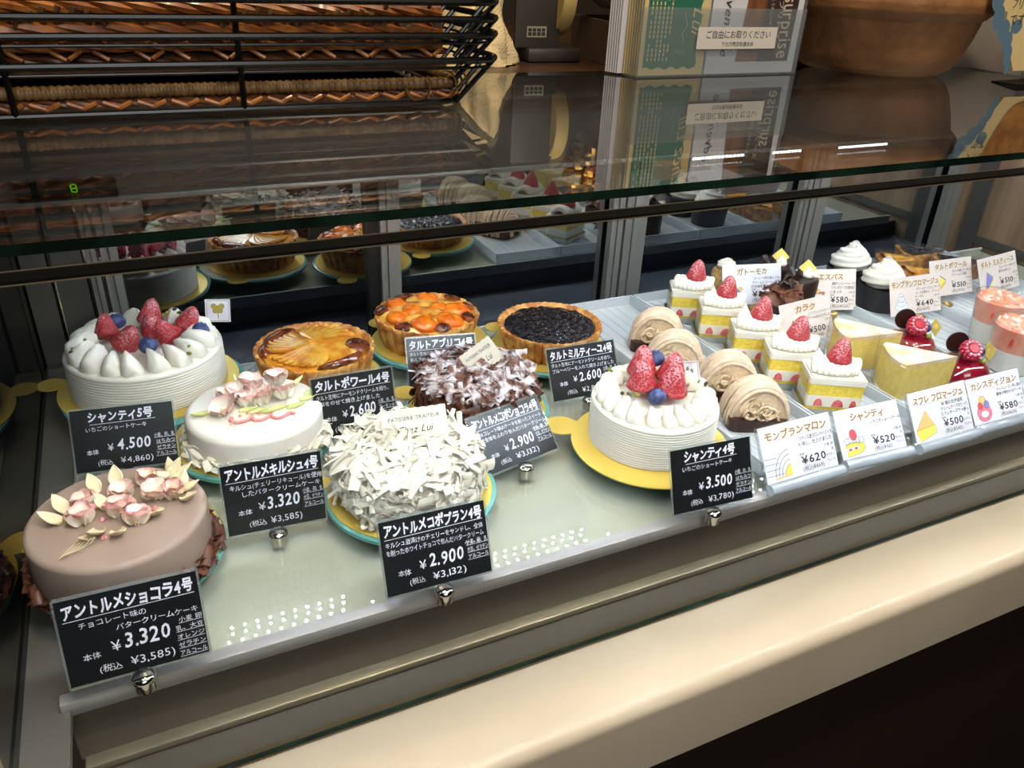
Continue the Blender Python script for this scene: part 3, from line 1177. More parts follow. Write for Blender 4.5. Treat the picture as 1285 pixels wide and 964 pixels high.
def smooth_body(R, H, r_top=0.005, m=None, seed=1):
    pr = [(R*0.985, 0.0), (R, 0.002), (R, H-r_top)]
    for k in range(1, 7):
        a = PI/2*k/6
        pr.append((R-r_top+r_top*math.cos(a), H-r_top+r_top*math.sin(a)))
    pr += [(R*0.6, H+0.0002), (R*0.3, H+0.0004), (0.0, H+0.0004)]
    bm = bmesh.new()
    lathe(bm, pr, 96, lambda a, k: 1+0.004*math.sin(2*a+seed)+0.002*math.sin(5*a+2*seed))
    return bm


def shavings_ring(t, R, n, m, seed, zmax=0.014, a0=0, a1=2*PI, name='chocolate_shavings', rad=(0.003, 0.006)):
    rg = random.Random(seed)
    bm = bmesh.new()
    for k in range(n):
        a = rg.uniform(a0, a1)
        rr = R+rg.uniform(-0.001, 0.0055)
        z = rg.uniform(0.0015, zmax)*(1-0.5*(rr-R)/0.006)
        M = MT(rr*math.cos(a), rr*math.sin(a), z, 0, 0, a+PI/2) @ Euler((rg.uniform(-1.6, 0.4), rg.uniform(-.7, .7), rg.uniform(-.6, .6))).to_matrix().to_4x4()
        curl(bm, M, rg.uniform(0.008, 0.018), rg.uniform(*rad), rg.uniform(1.0, 2.6), 0.0005, taper=rg.uniform(0, .4))
    return obj(name, bm, m, t, kind='stuff', angle=1.0)


tm = thing('mocha_cake', 'smooth pale brown cake topped with pink and cream piped flowers, dark shavings at its foot', 'cake', (-0.0490, 0.1085, ZB))
obj('cake_body', smooth_body(0.0600, 0.0420, 0.0045), MOCHA, tm, angle=3)
shavings_ring(tm, 0.0600, 260, SHAVD, 11, 0.013, -0.4, 2*PI-0.4)
FLP = [mk_petal_flower(0.0115, 6, (250, 236, 212), (242, 164, 168), 0.95, s) for s in (1, 2)]
FLC = mk_petal_flower(0.0115, 6, (250, 238, 214), (246, 190, 182), 0.85, 5)
STARC = mk_star_leaf(LEAFC)
LEAF1 = mk_leaf(0.0155, 0.0115, 0.0105, LEAFC)
# offsets (across, away) read from the top of the cake
for i, (r_, d_, me, s, rz) in enumerate([(-.024, .006, FLP[0], 1.0, .3), (-.018, -.013, FLP[1], 1.1, 1.3), (-.003, .018, FLC, 1.05, 2.0), (.006, .036, FLP[0], .95, 3.1),
                                         (.004, -.002, FLP[1], 1.15, 4.4), (.019, -.010, FLP[0], 1.05, 5.2), (.019, .020, FLC, 1.1, .8), (.032, .022, FLP[1], 1.0, 2.6)]):
    px, py = rd(r_, d_)
    obj('icing_flower', me, None, tm, MT(px, py, 0.0430, RNG.uniform(-.25, .25), RNG.uniform(-.25, .25), rz, s*1.0))
for (r_, d_, a, s) in [(-.034, -.003, 2.6, 1.0), (-.032, -.014, 3.3, 1.0), (-.014, .030, 2.0, 1.0), (.020, .042, 1.2, 1.05), (.040, .020, -.6, 1.1), (.026, .002, -.9, 1.1),
                       (-.002, -.021, -1.4, 1.1), (.010, -.021, -1.0, 1.1), (-.008, .003, 2.6, .9), (-.024, .022, 2.4, .95), (-.003, -.028, -1.9, .8)]:
    px, py = rd(r_, d_)
    obj('icing_leaf', LEAF1, None, tm, MT(px, py, 0.0425, 0, 0, a-0.46, s*.92))
for (r_, d_) in [(.022, .046), (.034, .030)]:
    px, py = rd(r_, d_)
    obj('icing_star', STARC, None, tm, MT(px, py, 0.0425, 0, 0, RNG.uniform(0, 3), 1.1))
for (r_, d_) in [(-.009, -.029), (.004, -.028), (-.006, -.009), (.025, .006)]:
    px, py = rd(r_, d_)
    bm = bmesh.new()
    lathe(bm, [(0.0014, 0), (0.0021, 0.0007), (0.0014, 0.002), (0.0002, 0.0034)], 10)
    obj('icing_dot', bm, PINKL, tm, MT(px, py, 0.0424))
bm = bmesh.new()
for q in range(5):
    pts = []
    for k in range(9):
        u = k/8
        px, py = rd(-.006-.008*u+0.003*q*math.sin(u*3), -.026-.026*u)
        pts.append((px, py, 0.0440+0.002*math.sin(PI*u)+0.0006*q))
    tube(bm, pts, 0.00022, 5)
obj('sugar_thread', bm, SUGARTH, tm)

# ---- white kirsch butter-cream cake
stand(0.064, 0.248, 0.0730, 'round glass cake stand under the white cake with pink flowers', 0.5)
board(0.064, 0.2500, 0.0705, math.radians(172), 'gold round board under the white cake with pink flowers')
tk = thing('kirsch_cake', 'smooth white cake topped with pink piped flowers and green leaves', 'cake', (0.0668, 0.2412, ZB))
obj('cake_body', smooth_body(0.0598, 0.0335, 0.006, seed=3), CREAMY, tk, angle=3)
shavings_ring(tk, 0.0598, 300, SHAVW, 12, 0.013, name='white_chocolate_shavings')
FK = [mk_petal_flower(0.0115, 5, (255, 248, 232), (255, 188, 180), 0.80, s) for s in (11, 12, 13)]
LEAFG = mk_leaf(0.017, 0.0055, 0.004, LEAFY)
for i, (r_, d_, s, z) in enumerate([(-.028, .004, 1.0, 0), (-.019, .016, 1.0, 0), (-.022, -.014, 1.05, 0), (-.013, .028, 1.1, .002), (-.004, .0, 1.1, 0), (.007, .003, 1.1, .001), (.008, .016, .95, 0),
                                    (.011, .036, 1.1, .004), (.026, .012, 1.05, .003), (-.003, .016, .9, .003)]):
    px, py = rd(r_, d_)
    obj('icing_flower', FK[i % 3], None, tk, MT(px, py, 0.0345+z, RNG.uniform(-.3, .5), RNG.uniform(-.3, .3), RNG.uniform(0, 6), s*1.12))
for (r_, d_, a) in [(-.034, -.016, 3.9), (-.010, -.012, .1), (.008, -.010, -.3), (.016, -.006, .1), (.038, .012, .35), (.040, .022, .7), (.030, -.002, .2), (.024, .036, 1.1), (.000, -.014, .2), (-.024, .036, 2.2)]:
    px, py = rd(r_, d_)
    obj('icing_leaf', LEAFG, None, tk, MT(px, py, 0.0340, 0, 0, a-0.46, 1.0))
bm = bmesh.new()
pts = []
for k in range(70):
    u = k/69
    px, py = rd(-.016+.056*u+.004*math.cos(u*22)*(1-u), -.030+.014*u+.0045*math.sin(u*22)*(1-0.4*u)+(.012*max(0, u-.7)))
    pts.append((px, py, 0.0352))
tube(bm, pts, 0.0015, 8)
for k in range(6):
    px, py = rd(-.006+.005*k, -.020+.003*math.sin(k*2)+.002*k)
    lathe(bm, [(0.0012, 0), (0.0018, 0.0006), (0.0002, 0.0030)], 8, M=Matrix.Translation((px, py, 0.0340)))
obj('icing_scroll', bm, PINKL, tk)
bm = bmesh.new()
for q in range(4):
    pts = []
    for k in range(12):
        u = k/11
        px, py = rd(.002-.014*(q-1.5)*u*.6+.003*math.sin(4*u+q), -.016-.030*u)
        pts.append((px, py, 0.0356+0.0016*math.sin(PI*u)))
    tube(bm, pts, 0.0002, 5)
obj('sugar_thread', bm, SUGARTH, tk)


# ---- the two cakes heaped with chocolate shavings
def shaving_cake(name, x, y, R, H, label, core_m, m_side, m_top, seed, pick, n=620, big=1.0, split=False):
    rg = random.Random(seed)
    t = thing(name, label, 'cake', (x, y, ZB))
    bm = bmesh.new()
    pr = [(R*.97, 0), (R, 0.004), (R*0.99, H*.55), (R*0.93, H*.80), (R*.72, H*.95), (R*.35, H*1.0), (0, H)]
    lathe(bm, pr, 64, lambda a, k: 1+0.015*math.sin(5*a+k)+0.012*math.sin(9*a))
    obj('cake_body', bm, core_m, t)
    bs, bt = bmesh.new(), bmesh.new()
    for k in range(n):
        side = rg.random() < 0.44
        a = rg.uniform(0, 2*PI)
        if side:
            z = rg.uniform(0.010, H*.80)
            rr = R*(1.01 if z < H*.55 else 0.97)
            tilt = PI/2*0.95
        else:
            q = math.sqrt(rg.random())*0.97
            rr = R*q
            z = H*(1.0-0.10*q**3)+rg.uniform(0, 0.003)
            tilt = 0.35*q
        n_ = Matrix.Rotation(a, 4, 'Z') @ Matrix.Rotation(tilt, 4, 'Y')
        M = Matrix.Translation((rr*math.cos(a), rr*math.sin(a), z)) @ n_ @ Matrix.Rotation(rg.uniform(0, 2*PI), 4, 'Z') @ Matrix.Rotation(rg.uniform(-.6, .6), 4, 'Y') @ Matrix.Rotation(rg.uniform(-.5, .5), 4, 'X')
        L = rg.uniform(0.010, 0.030)*big
        if rg.random() < 0.16:
            curl(bs if side else bt, M, L*1.2, rg.uniform(0.0016, 0.0026)*big, rg.uniform(3.2, 5.2), 0.0005, n=9)
        else:
            curl(bs if side else bt, M, L, rg.uniform(0.0050, 0.0130)*big, rg.uniform(0.35, 0.95), 0.0005, taper=rg.uniform(0, .7), bend=rg.uniform(-.05, .15))
    if split:
        obj('chocolate_shavings', bs, m_side, t, kind='stuff', angle=1.0)
        obj('chocolate_shavings', bt, m_top, t, kind='stuff', angle=1.0, label='sugar-dusted chocolate shavings')
    else:
        obj('white_chocolate_shavings', bs, m_side, t, kind='stuff', angle=1.0)
        obj('white_chocolate_shavings', bt, m_top, t, kind='stuff', angle=1.0)
    # fallen crumbs on the board
    bm = bmesh.new()
    for k in range(40):
        a = rg.uniform(0, 2*PI)
        rr = R+rg.uniform(0.002, 0.008)
        curl(bm, MT(rr*math.cos(a), rr*math.sin(a), 0.0024, 0, 0, rg.uniform(0, 6)), rg.uniform(.003, .007), .004, .8, .0004)
    obj('fallen_shavings', bm, m_side, t, kind='stuff')
    px, py, rz, w, h, lean, roll = pick
    fix_flag(t, px, py, H+0.003, rz, w, h, lean, 'shop', roll)
    return t


stand(0.172, 0.114, 0.0725, 'round glass cake stand under the cake of white shavings', 0.1)
board(0.1715, 0.1150, 0.0695, math.radians(150), 'gold round board under the cake of white shavings')
px, py = rd(.006, .006)
shaving_cake('white_shaving_cake', 0.1705, 0.1130, 0.0575, 0.0430, 'cake heaped all over with white chocolate shavings, cream paper pick on top', SHAVW, SHAVW, SHAVW, 21, (px, py, -0.32, 0.054, 0.026, 0.45, 0.12), 760, 1.12)
stand(0.278, 0.219, 0.0725, 'round glass cake stand under the dark chocolate shaving cake', 0.3)
board(0.2775, 0.2195, 0.0690, math.radians(137), 'gold round board under the dark chocolate shaving cake')
px, py = rd(.012, .006)
shaving_cake('dark_shaving_cake', 0.2745, 0.2155, 0.0560, 0.0410, 'cake coated in dark chocolate shavings with sugar dusting on top', SHAVD, SHAVD, SHAVS, 22, (px, py, -0.30, 0.036, 0.026, 0.30, 0.62), 620, 1.05, True)


# ---- the three tarts
def fluted(a, k, n=30, amp=0.018):
    return 1+amp*abs(math.sin(n*a/2))**0.8


def crust(t, R, H, n=30, irregular=0.0, seed=0):
    bm = bmesh.new()
    pr = [(R*.80, 0.0), (R*.86, 0.0006), (R*.93, H*.45), (R*.985, H*.86), (R*1.0, H*.97), (R*.985, H*1.02), (R*.955, H*1.01), (R*.925, H*.90), (R*.90, H*.80), (0.0, H*.78)]
    rg = random.Random(seed)
    ph = [rg.uniform(0, 6) for _ in range(4)]

    def rf(a, k):
        f = fluted(a, k, n, 0.045) if 1 <= k <= 6 else 1.0
        return f*(1+irregular*(math.sin(5*a+ph[0])+.6*math.sin(9*a+ph[1])))
    lathe(bm, pr, n*8, rf)
    return obj('crust', bm, CRUST, t, angle=0.9)


stand(0.140, 0.338, 0.0740, 'round glass cake stand with a silver doily under the pear tart', 0.7)
bm = bmesh.new()
lathe(bm, [(0.0, 0.0), (0.070, 0.0), (0.0715, 0.0003), (0.070, 0.0006), (0.0, 0.0006)], 120, lambda a, k: 1+0.012*abs(math.sin(20*a)))
tag(obj('silver_doily', bm, mat('silver_lace_paper', (214, 218, 216), 0.35, metal=0.6, bump=0.8, bscale=420, voro=True), None, Matrix.Translation((0.1395, 0.338, 0.0150))), 'silver lace doily between the pear tart and its glass stand', 'doily')
board(0.1445, 0.337, 0.0665, math.radians(118), 'gold round board under the pear tart', z=0.0168)
tp = thing('pear_tart', 'glazed tart topped with fans of sliced pear and dark caramelised patches', 'tart', (0.1439, 0.3368, 0.0168))
TH = 0.036
crust(tp, 0.0592, TH, 32)
bm = bmesh.new()


def wav(x, y, z, A=0.0012, f=90):
    return z+A*noise.noise(Vector((x*f, y*f, 3.1)))


lathe(bm, [(0.0545, TH*.84), (0.0530, TH*.93), (0.040, TH*1.0), (0.02, TH*1.05), (0.0, TH*1.06)], 48)
for v in bm.verts:
    v.co.z = wav(v.co.x, v.co.y, v.co.z)
obj('almond_cream_filling', bm, CUSTARD, tp)
rg = random.Random(4)
for q, (a0, sgn) in enumerate([(0.9, 1), (2.45, 1), (4.0, 1), (5.55, 1)]):
    for k in range(7):
        a = a0+(k-3)*0.19
        bm = bmesh.new()
        rows = []
        for i in range(13):
            u = i/12
            w = 0.0082*math.sin(PI*(0.06+0.90*u))**0.7
            rad = 0.006+0.0415*u
            aa = a+0.20*math.sin(PI*u*.9)-0.05
            z = TH*1.045-0.0022*u+0.0014+0.0002*k
            row = []
            for j in range(7):
                s = j/3-1
                row.append(Vector((rad*math.cos(aa)-w*s*math.sin(aa), rad*math.sin(aa)+w*s*math.cos(aa), z+0.0013*(1-s*s)+0.0009*s)))
            rows.append(row)
        V = grid(bm, rows)
        r_ = bmesh.ops.extrude_face_region(bm, geom=bm.faces[:])
        for v in r_['geom']:
            if isinstance(v, bmesh.types.BMVert):
                v.co.z -= 0.0022
        obj('pear_slice', bm, PEAR, tp)
for (a0, a1, r0, r1) in ((1.75, 2.75, .040, .0575), (-0.72, 0.05, .030, .0560), (-1.75, -0.6, .045, .0555), (2.7, 3.3, .046, .0560)):
    bm = bmesh.new()
    rows = []
    for i in range(17):
        u = i/16
        a = a0+(a1-a0)*u
        e = math.sin(PI*u)**0.5
        rm = (r0+r1)/2
        hw = (r1-r0)/2*e+0.0004
        rows.append([Vector(((rm+hw*s)*math.cos(a), (rm+hw*s)*math.sin(a), TH*(1.03-0.10*((rm+hw*s)/.057)**4)+0.0034*(1-s*s)*e+0.0030*e-0.0004+0.0004*math.sin(9*u))) for s in (-1, -.7, -.35, 0, .35, .7, 1)])
    grid(bm, rows)
    obj('caramelised_patch', bm, BURNT, tp)

stand(0.287, 0.380, 0.0710, 'round glass cake stand under the apricot tart', PI/6)
board(0.2872, 0.383, 0.0680, math.radians(122), 'gold round board under the apricot tart')
ta = thing('apricot_tart', 'puffy golden tart with glazed orange apricot halves', 'tart', (0.2837, 0.3845, ZB))
crust(ta, 0.0580, 0.034, 26, 0.008, 5)
bm = bmesh.new()
rows = []
for i in range(22):
    r = 0.0575*i/21
    row = []
    for j in range(72):
        a = 2*PI*j/72
        zz = 0.0305+0.010*(1-(i/21)**3)+0.0036*math.sin(5*a+.6)*(i/21)**2*(1 if i < 20 else .4)+0.0022*noise.noise(Vector((r*math.cos(a)*95, r*math.sin(a)*95, 1.7)))
        row.append(Vector((r*math.cos(a), r*math.sin(a), zz)))
    rows.append(row)
grid(bm, rows, cv=True)
obj('almond_cream_filling', bm, APRIG, ta)
AP = [(0, 0.016, .010), (1.2, .036, .012), (2.3, .037, .0125), (3.35, .036, .012), (4.3, .036, .0135), (5.15, .037, .0135), (6.05, .036, .013), (2.9, .016, .010)]
for (a, r, s) in AP:
    bm = bmesh.new()
    blob(bm, Matrix.Diagonal((s*1.05, s*0.95, s*0.50, 1)), 20, 10, fn=lambda v: Vector((v.x, v.y, v.z*(1-0.12*math.cos(3*math.atan2(v.y, v.x))))))
    obj('apricot_half', bm, APRI, ta, MT(r*math.cos(a), r*math.sin(a), 0.0375-0.0025*(r/.037)**2, 0.15*math.sin(a), 0.15*math.cos(a), a, 1.22))
for (a, r, s) in [(0.55, .047, .0085), (1.8, .049, .0100), (2.75, .049, .0095), (3.85, .047, .0085), (4.75, .045, .0075), (5.6, .047, .0085), (0.0, .048, .007)]:
    bm = bmesh.new()
    blob(bm, Matrix.Diagonal((s*.95, s*1.35, s*.40, 1)), 18, 10, fn=lambda v: v*(1+.25*noise.noise(v*1.7+Vector((a*3, 0, 0)))))
    obj('caramelised_patch', bm, BURNT, ta, MT((r+.003)*math.cos(a), (r+.003)*math.sin(a), 0.0352, 0, 0.35, a))

stand(0.411, 0.318, 0.0715, 'round glass cake stand under the dark blueberry tart', 0.6)
board(0.4112, 0.3195, 0.0680, math.radians(118), 'gold round board under the dark blueberry tart')
tb = thing('blueberry_tart', 'golden fluted tart filled with glossy black blueberry glaze', 'tart', (0.4110, 0.3200, ZB))
crust(tb, 0.0585, 0.0290, 40)
bm = bmesh.new()
rows = []
for i in range(40):
    r = 0.0525*i/39
    rows.append([Vector((r*math.cos(2*PI*j/110), r*math.sin(2*PI*j/110), 0.0276-0.0012*(i/39)**6+0.0022*noise.noise(Vector((r*math.cos(2*PI*j/110)*150, r*math.sin(2*PI*j/110)*150, 5.0)))+0.0010*noise.noise(Vector((r*math.cos(2*PI*j/110)*420, r*math.sin(2*PI*j/110)*420, 2.0))))) for j in range(110)])
grid(bm, rows, cv=True)
obj('blueberry_filling', bm, BERRY, tb, angle=3)

# ------------------------------------------------------------------ price cards
def card_matrix(x, y, zb, yaw, tilt, roll):
    r = Vector((math.cos(yaw), math.sin(yaw), 0))
    n = Vector((math.sin(yaw), -math.cos(yaw), 0))
    u = Vector((0, 0, 1))*math.cos(tilt)-n*math.sin(tilt)
    a = r*math.cos(roll)+u*math.sin(roll)
    b = -r*math.sin(roll)+u*math.cos(roll)
    c = a.cross(b)
    return Matrix(((a.x, b.x, c.x, x), (a.y, b.y, c.y, y), (a.z, b.z, c.z, zb), (0, 0, 0, 1)))


def knob(parent_label, x, y, m, name='card_clip', r=0.0068, h=0.0135):
    t = thing(name, parent_label, 'card holder', (x, y, 0.0003))
    bm = bmesh.new()
    lathe(bm, [(r*.92, 0), (r*.94, 0.0006), (r*.90, h*.58)], 28)
    obj('base', bm, m, t)
    bm = bmesh.new()
    lathe(bm, [(r*.95, h*.58), (r*1.08, h*.64), (r*1.10, h*.78), (r*.95, h*.90), (r*.55, h*.985), (0, h)], 28)
    obj('cap', bm, m, t)
    return t


def black_card(fit, label, title, subs, price, tax, allerg, clip_label, tw=0.90, sub_x=-0.30):
    x, y, yaw, tilt, w, h, roll = fit
    t = thing('price_card', label, 'price card', M=card_matrix(x, y, 0.012, yaw, tilt, roll), group='black hand-lettered price cards')
    bm = bmesh.new()
    prism(bm, rrect(-w/2, w/2, 0, h, 0.0018, 4), -0.0010, -0.0002)
    obj('laminate', bm, LAMI, t, smooth=False)
    bm = bmesh.new()
    prism(bm, [(-w*.482, h*.030), (w*.482, h*.030), (w*.482, h*.968), (-w*.482, h*.968)], -0.0002, 0.0002)
    obj('panel', bm, CARDB, t, smooth=False)
    bm = bmesh.new()
    tt = write(bm, title, 0 if tw > .8 else -0.02*w, h*.775, h*.175, width=w*tw, bold=0.034, jit=0.55, shear=.08, align='C', z=0.0004)
    obj('title_lettering', bm, INKW, t, smooth=False)
    bm = bmesh.new()
    stroke(bm, [(-w*min(.45, tw*.5), h*.735), (w*min(.45, tw*.5), h*.745)], 0.0004, 0.0004)
    for i, (s, al, xx) in enumerate(subs):
        write(bm, s, xx*w, h*(.635-.100*i), h*.080, maxw=w*.90, jit=0.5, align=al, z=0.0004)
    yo = .315 if len(subs) < 3 else .28
    write(bm, '本体', -w*.37, h*(yo-.03), h*.085, jit=.4, z=0.0004)
    write(bm, '¥', -w*.175, h*(yo+.0), h*.150, jit=.3, z=0.0004)
    write(bm, price, -w*.085, h*yo, h*.235, width=w*.33, bold=0.016, jit=.25, shear=.1, z=0.0004)
    write(bm, '(税込', -w*.28, h*.115, h*.090, jit=.4, z=0.0004)
    write(bm, '¥'+tax+')', -w*.07, h*.110, h*.125, width=w*.32, jit=.25, z=0.0004)
    for i, s in enumerate(allerg):
        yy = h*(.45-.095*i)
        n = write(bm, s, w*.475, yy, h*.070, maxw=w*.20, jit=.4, align='R', z=0.0004)
        stroke(bm, [(w*.475-n, yy-.013*h), (w*.475, yy-.010*h)], 0.0003, 0.0004)
    obj('lettering', bm, INKW, t, smooth=False)
    if clip_label:
        cx, cy = clip_label[1]
        knob(clip_label[0], cx, cy+0.0035, CHROME)
    return t


AL1 = ['小麦、卵、乳', '大豆、ゼラチン', 'アルコール']
black_card((-0.046, -0.0026, -0.0179, 0.2727, 0.0831, 0.0614, -0.0088), 'black price card in front of the brown mocha cake, at the front left corner', 'アントルメショコラ4号',
           [('チョコレート味の', 'L', -.36), ('バタークリームケーキ', 'L', -.12)], '3.320', '3,585', ['小麦 卵', '乳、大豆', 'オレンジ', 'ゼラチン', 'アルコール'],
           ('chrome clip at the foot of the card before the mocha cake', (-0.0462, -0.0088)))
black_card((0.0593, 0.1061, -0.0485, 0.1256, 0.0773, 0.0641, -0.0139), 'black price card in front of the white cake with pink flowers', 'アントルメキルシュ4号',
           [('キルシュ(チェリーリキュール)を使用', 'L', -.42), ('したバタークリームケーキ', 'L', -.32)], '3.320', '3,585', ['小麦、卵、乳', '大豆、ゼラチン', 'アルコール'],
           ('chrome clip at the foot of the card before the white flowered cake', (0.0580, 0.0998)))
black_card((0.1549, -0.0034, -0.0134, 0.4154, 0.083, 0.058, -0.016), 'black price card in front of the cake of white shavings', 'アントルメコポブラン4号',
           [('キルシュ酒漬けのチェリーをサンドし、全体', 'L', -.45), ('を削ったホワイトチョコで包んだバタークリーム', 'L', -.45), ('ケーキ', 'R', .42)], '2.900', '3,132', AL1,
           ('chrome clip at the foot of the card before the white shaving cake', (0.1560, -0.0100)))
black_card((0.4013, -0.0048, -0.07, 0.379, 0.0814, 0.0578, -0.003), 'black price card in front of the small strawberry cream cake', 'シャンティ4号',
           [('いちごのショートケーキ', 'L', -.36)], '3.500', '3,780', ['小麦、卵、乳', 'はちみつ', 'ゼラチン', 'アルコール'],
           ('chrome clip at the foot of the card before the small strawberry cake', (0.3985, -0.0112)), tw=0.62)
black_card((-0.0437, 0.2366, -0.1427, 0.4448, 0.0843, 0.057, 0.0013), 'black price card between the large strawberry cake and the mocha cake', 'シャンティ5号',
           [('いちごのショートケーキ', 'L', -.36)], '4.500', '4,860', ['小麦、卵、乳', 'はちみつ', 'ゼラチン', 'アルコール'],
           ('chrome clip hidden at the foot of the card behind the mocha cake', (-0.0440, 0.2302)), tw=0.62)
black_card((0.1559, 0.2178, -0.0268, 0.3189, 0.0787, 0.0612, 0.0031), 'black price card in front of the pear tart', 'タルトポワール4号',
           [('タルト生地にアーモンドクリームを絞り、', 'L', -.45), ('梨をのせて焼き上げました', 'L', -.42)], '2.600', '2,808', ['小麦、卵、乳', 'アーモンド', 'ゼラチン'],
           ('chrome clip at the foot of the card before the pear tart', (0.1555, 0.2112)))
black_card((0.264, 0.275, -0.1851, 0.4971, 0.0761, 0.0557, -0.003), 'black price card between the apricot tart and the dark shaving cake', 'タルトアブリコ4号',
           [('タルト生地にアーモンドクリームを絞り、', 'L', -.45), ('あんずをのせて焼き上げました', 'L', -.45)], '2.600', '2,808', ['小麦、卵、乳', 'アーモンド'],
           ('chrome clip at the foot of the card before the apricot tart', (0.2628, 0.2690)))
black_card((0.3965, 0.2011, -0.0245, 0.4918, 0.0821, 0.0573, -0.0007), 'black price card in front of the blueberry tart', 'タルトミルティーユ4号',
           [('タルト生地にアーモンドクリームを絞り、', 'L', -.45), ('ブルーベリーを入れて焼き上げました', 'L', -.45)], '2.600', '2,808', ['小麦、卵、乳', 'アーモンド'],
           ('chrome clip at the foot of the card before the blueberry tart', (0.3962, 0.1945)))
black_card((0.2808, 0.1158, 0.2094, 0.7394, 0.0828, 0.0566, 0.0011), 'black price card leaning in front of the dark shaving cake', 'アントルメコポショコラ4号',
           [('チョコレート味のケーキを削ったスイート', 'L', -.45), ('で全体をふわり包んだバタークリーム', 'L', -.42), ('ケーキ', 'R', .42)], '2.900', '3,132', AL1,
           ('chrome clip at the foot of the leaning card before the dark shaving cake', (0.2800, 0.1082)))


def picture(kind, w, h):
    """pencil drawing on a card: filled shapes with an ink outline"""
    bm = bmesh.new()
    mats = [P_Y, P_O, P_R, P_P, P_B, P_W, P_T, INKK]
    cx, cy, s = -w*.285, h*.30, h*.30
    zz = [0.00030]

    def fill(pts, mi):
        zz[0] += 0.00003
        flat(bm, [(cx+px*s, cy+py*s) for px, py in pts], zz[0], mi)

    def line(pts, wd=0.0003):
        stroke(bm, [(cx+px*s, cy+py*s) for px, py in pts], wd, zz[0]+0.00006, 7)

    def disc(px, py, r, mi, q=1.0):
        pts = [(px+r*math.cos(k*PI/8), py+r*q*math.sin(k*PI/8)) for k in range(16)]
        fill(pts, mi)
        line(pts+[pts[0]])
    if kind == 'short':
        fill([(-.75, -.85), (.35, -.75), (.35, .05), (-.75, .0)], 0)
        fill([(.35, -.75), (.8, -.5), (.8, .25), (.35, .05)], 0)
        fill([(-.75, -.50), (.35, -.42), (.35, -.22), (-.75, -.30)], 5)
        disc(-.45, -.40, .13, 2, .6); disc(.05, -.36, .13, 2, .6)
        for k in range(5):
            disc(-.6+.3*k, .18+.06*math.sin(k), .22, 5)
        disc(0, .55, .30, 2, 1.25)
        line([(-.75, -.85), (.35, -.75), (.35, .05), (-.75, .0), (-.75, -.85)]); line([(.35, -.75), (.8, -.5), (.8, .25), (.35, .05)])
    elif kind == 'wedge':
        fill([(-1.0, -.2), (.75, -.05), (.1, 1.0)], 1)
        fill([(-1.0, -.2), (.75, -.05), (.8, -.55), (-.75, -.95)], 0)
        line([(-1.0, -.2), (.75, -.05), (.1, 1.0), (-1.0, -.2), (-.75, -.95), (.8, -.55), (.75, -.05)])
    elif kind == 'marron':
        for k, (r, mi) in enumerate(((1.25, 5), (1.0, 5), (.75, 5), (.5, 0))):
            pts = [(.75-r*math.cos(a*PI/18), -.75+r*1.2*math.sin(a*PI/18)) for a in range(0, 10)]
            if mi == 0:
                fill(pts+[(.75, -.75)], 0)
            line(pts, 0.0004)
        fill([(-.55, -.88), (.75, -.80), (.75, -.70), (-.55, -.78)], 1)
        for k in range(4):
            line([(-1.15, .45-.35*k), (-.2+.12*k, .40-.33*k)])
    elif kind == 'cassis':
        disc(0, -.25, .75, 3, .85); disc(0, -.35, .42, 5, .6)
        disc(0, .60, .36, 1); disc(.35, .30, .28, 4); disc(-.3, .28, .26, 2)
    elif kind == 'blue':
        fill([(-.7, -.9), (.75, .35), (-.1, .95)], 4)
        fill([(-.7, -.9), (.75, .35), (.82, .15), (-.6, -1.05)], 0)
        line([(-.7, -.9), (.75, .35), (-.1, .95), (-.7, -.9)]); line([(-.12, 1.02), (.82, .42)], .0009)
    elif kind == 'poire':
        fill([(-.7, -.9), (.75, .35), (-.1, .95)], 0)
        fill([(-.7, -.9), (.75, .35), (.82, .15), (-.6, -1.05)], 1)
        line([(-.7, -.9), (.75, .35), (-.1, .95), (-.7, -.9)]); line([(-.12, 1.02), (.82, .42)], .0009)
    elif kind == 'espace':
        fill([(-.7, -.9), (.7, -.9), (.75, .5), (-.75, .5)], 6)
        fill([(-.6, .0), (.65, .05), (.5, .35), (-.5, .3)], 5)
        disc(0, .55, .35, 1, .6)
        line([(-.7, -.9), (.7, -.9), (.75, .5), (-.75, .5), (-.7, -.9)])
    elif kind == 'cup':
        for k in range(4):
            disc(0, .75-.32*k, .28+.15*k, 5, .55)
        fill([(-.7, -.4), (.7, -.4), (.5, -1.0), (-.5, -1.0)], 5)
        for k in range(6):
            line([(-.6+.24*k, -.45), (-.45+.18*k, -.98)])
    elif kind == 'moka':
        fill([(-.9, -.3), (.6, -.2), (.2, .35), (-.6, .35)], 4); fill([(-.9, -.55), (.6, -.45), (.6, -.2), (-.9, -.3)], 0); disc(.45, .3, .18, 1)
        line([(-.9, -.3), (.6, -.2), (.2, .35), (-.6, .35), (-.9, -.3)])
    elif kind == 'caraque':
        disc(0, -.2, .7, 6, .7)
        fill([(-.3, .3), (.35, .3), (.05, 1.0)], 6)
        line([(-.3, .3), (.35, .3), (.05, 1.0), (-.3, .3)])
    return bm, mats


ACRYL_LIP = clear('acrylic_lip', (240, 244, 248), .12, .8, .08, haze=.40, hazecol=(222, 228, 236))


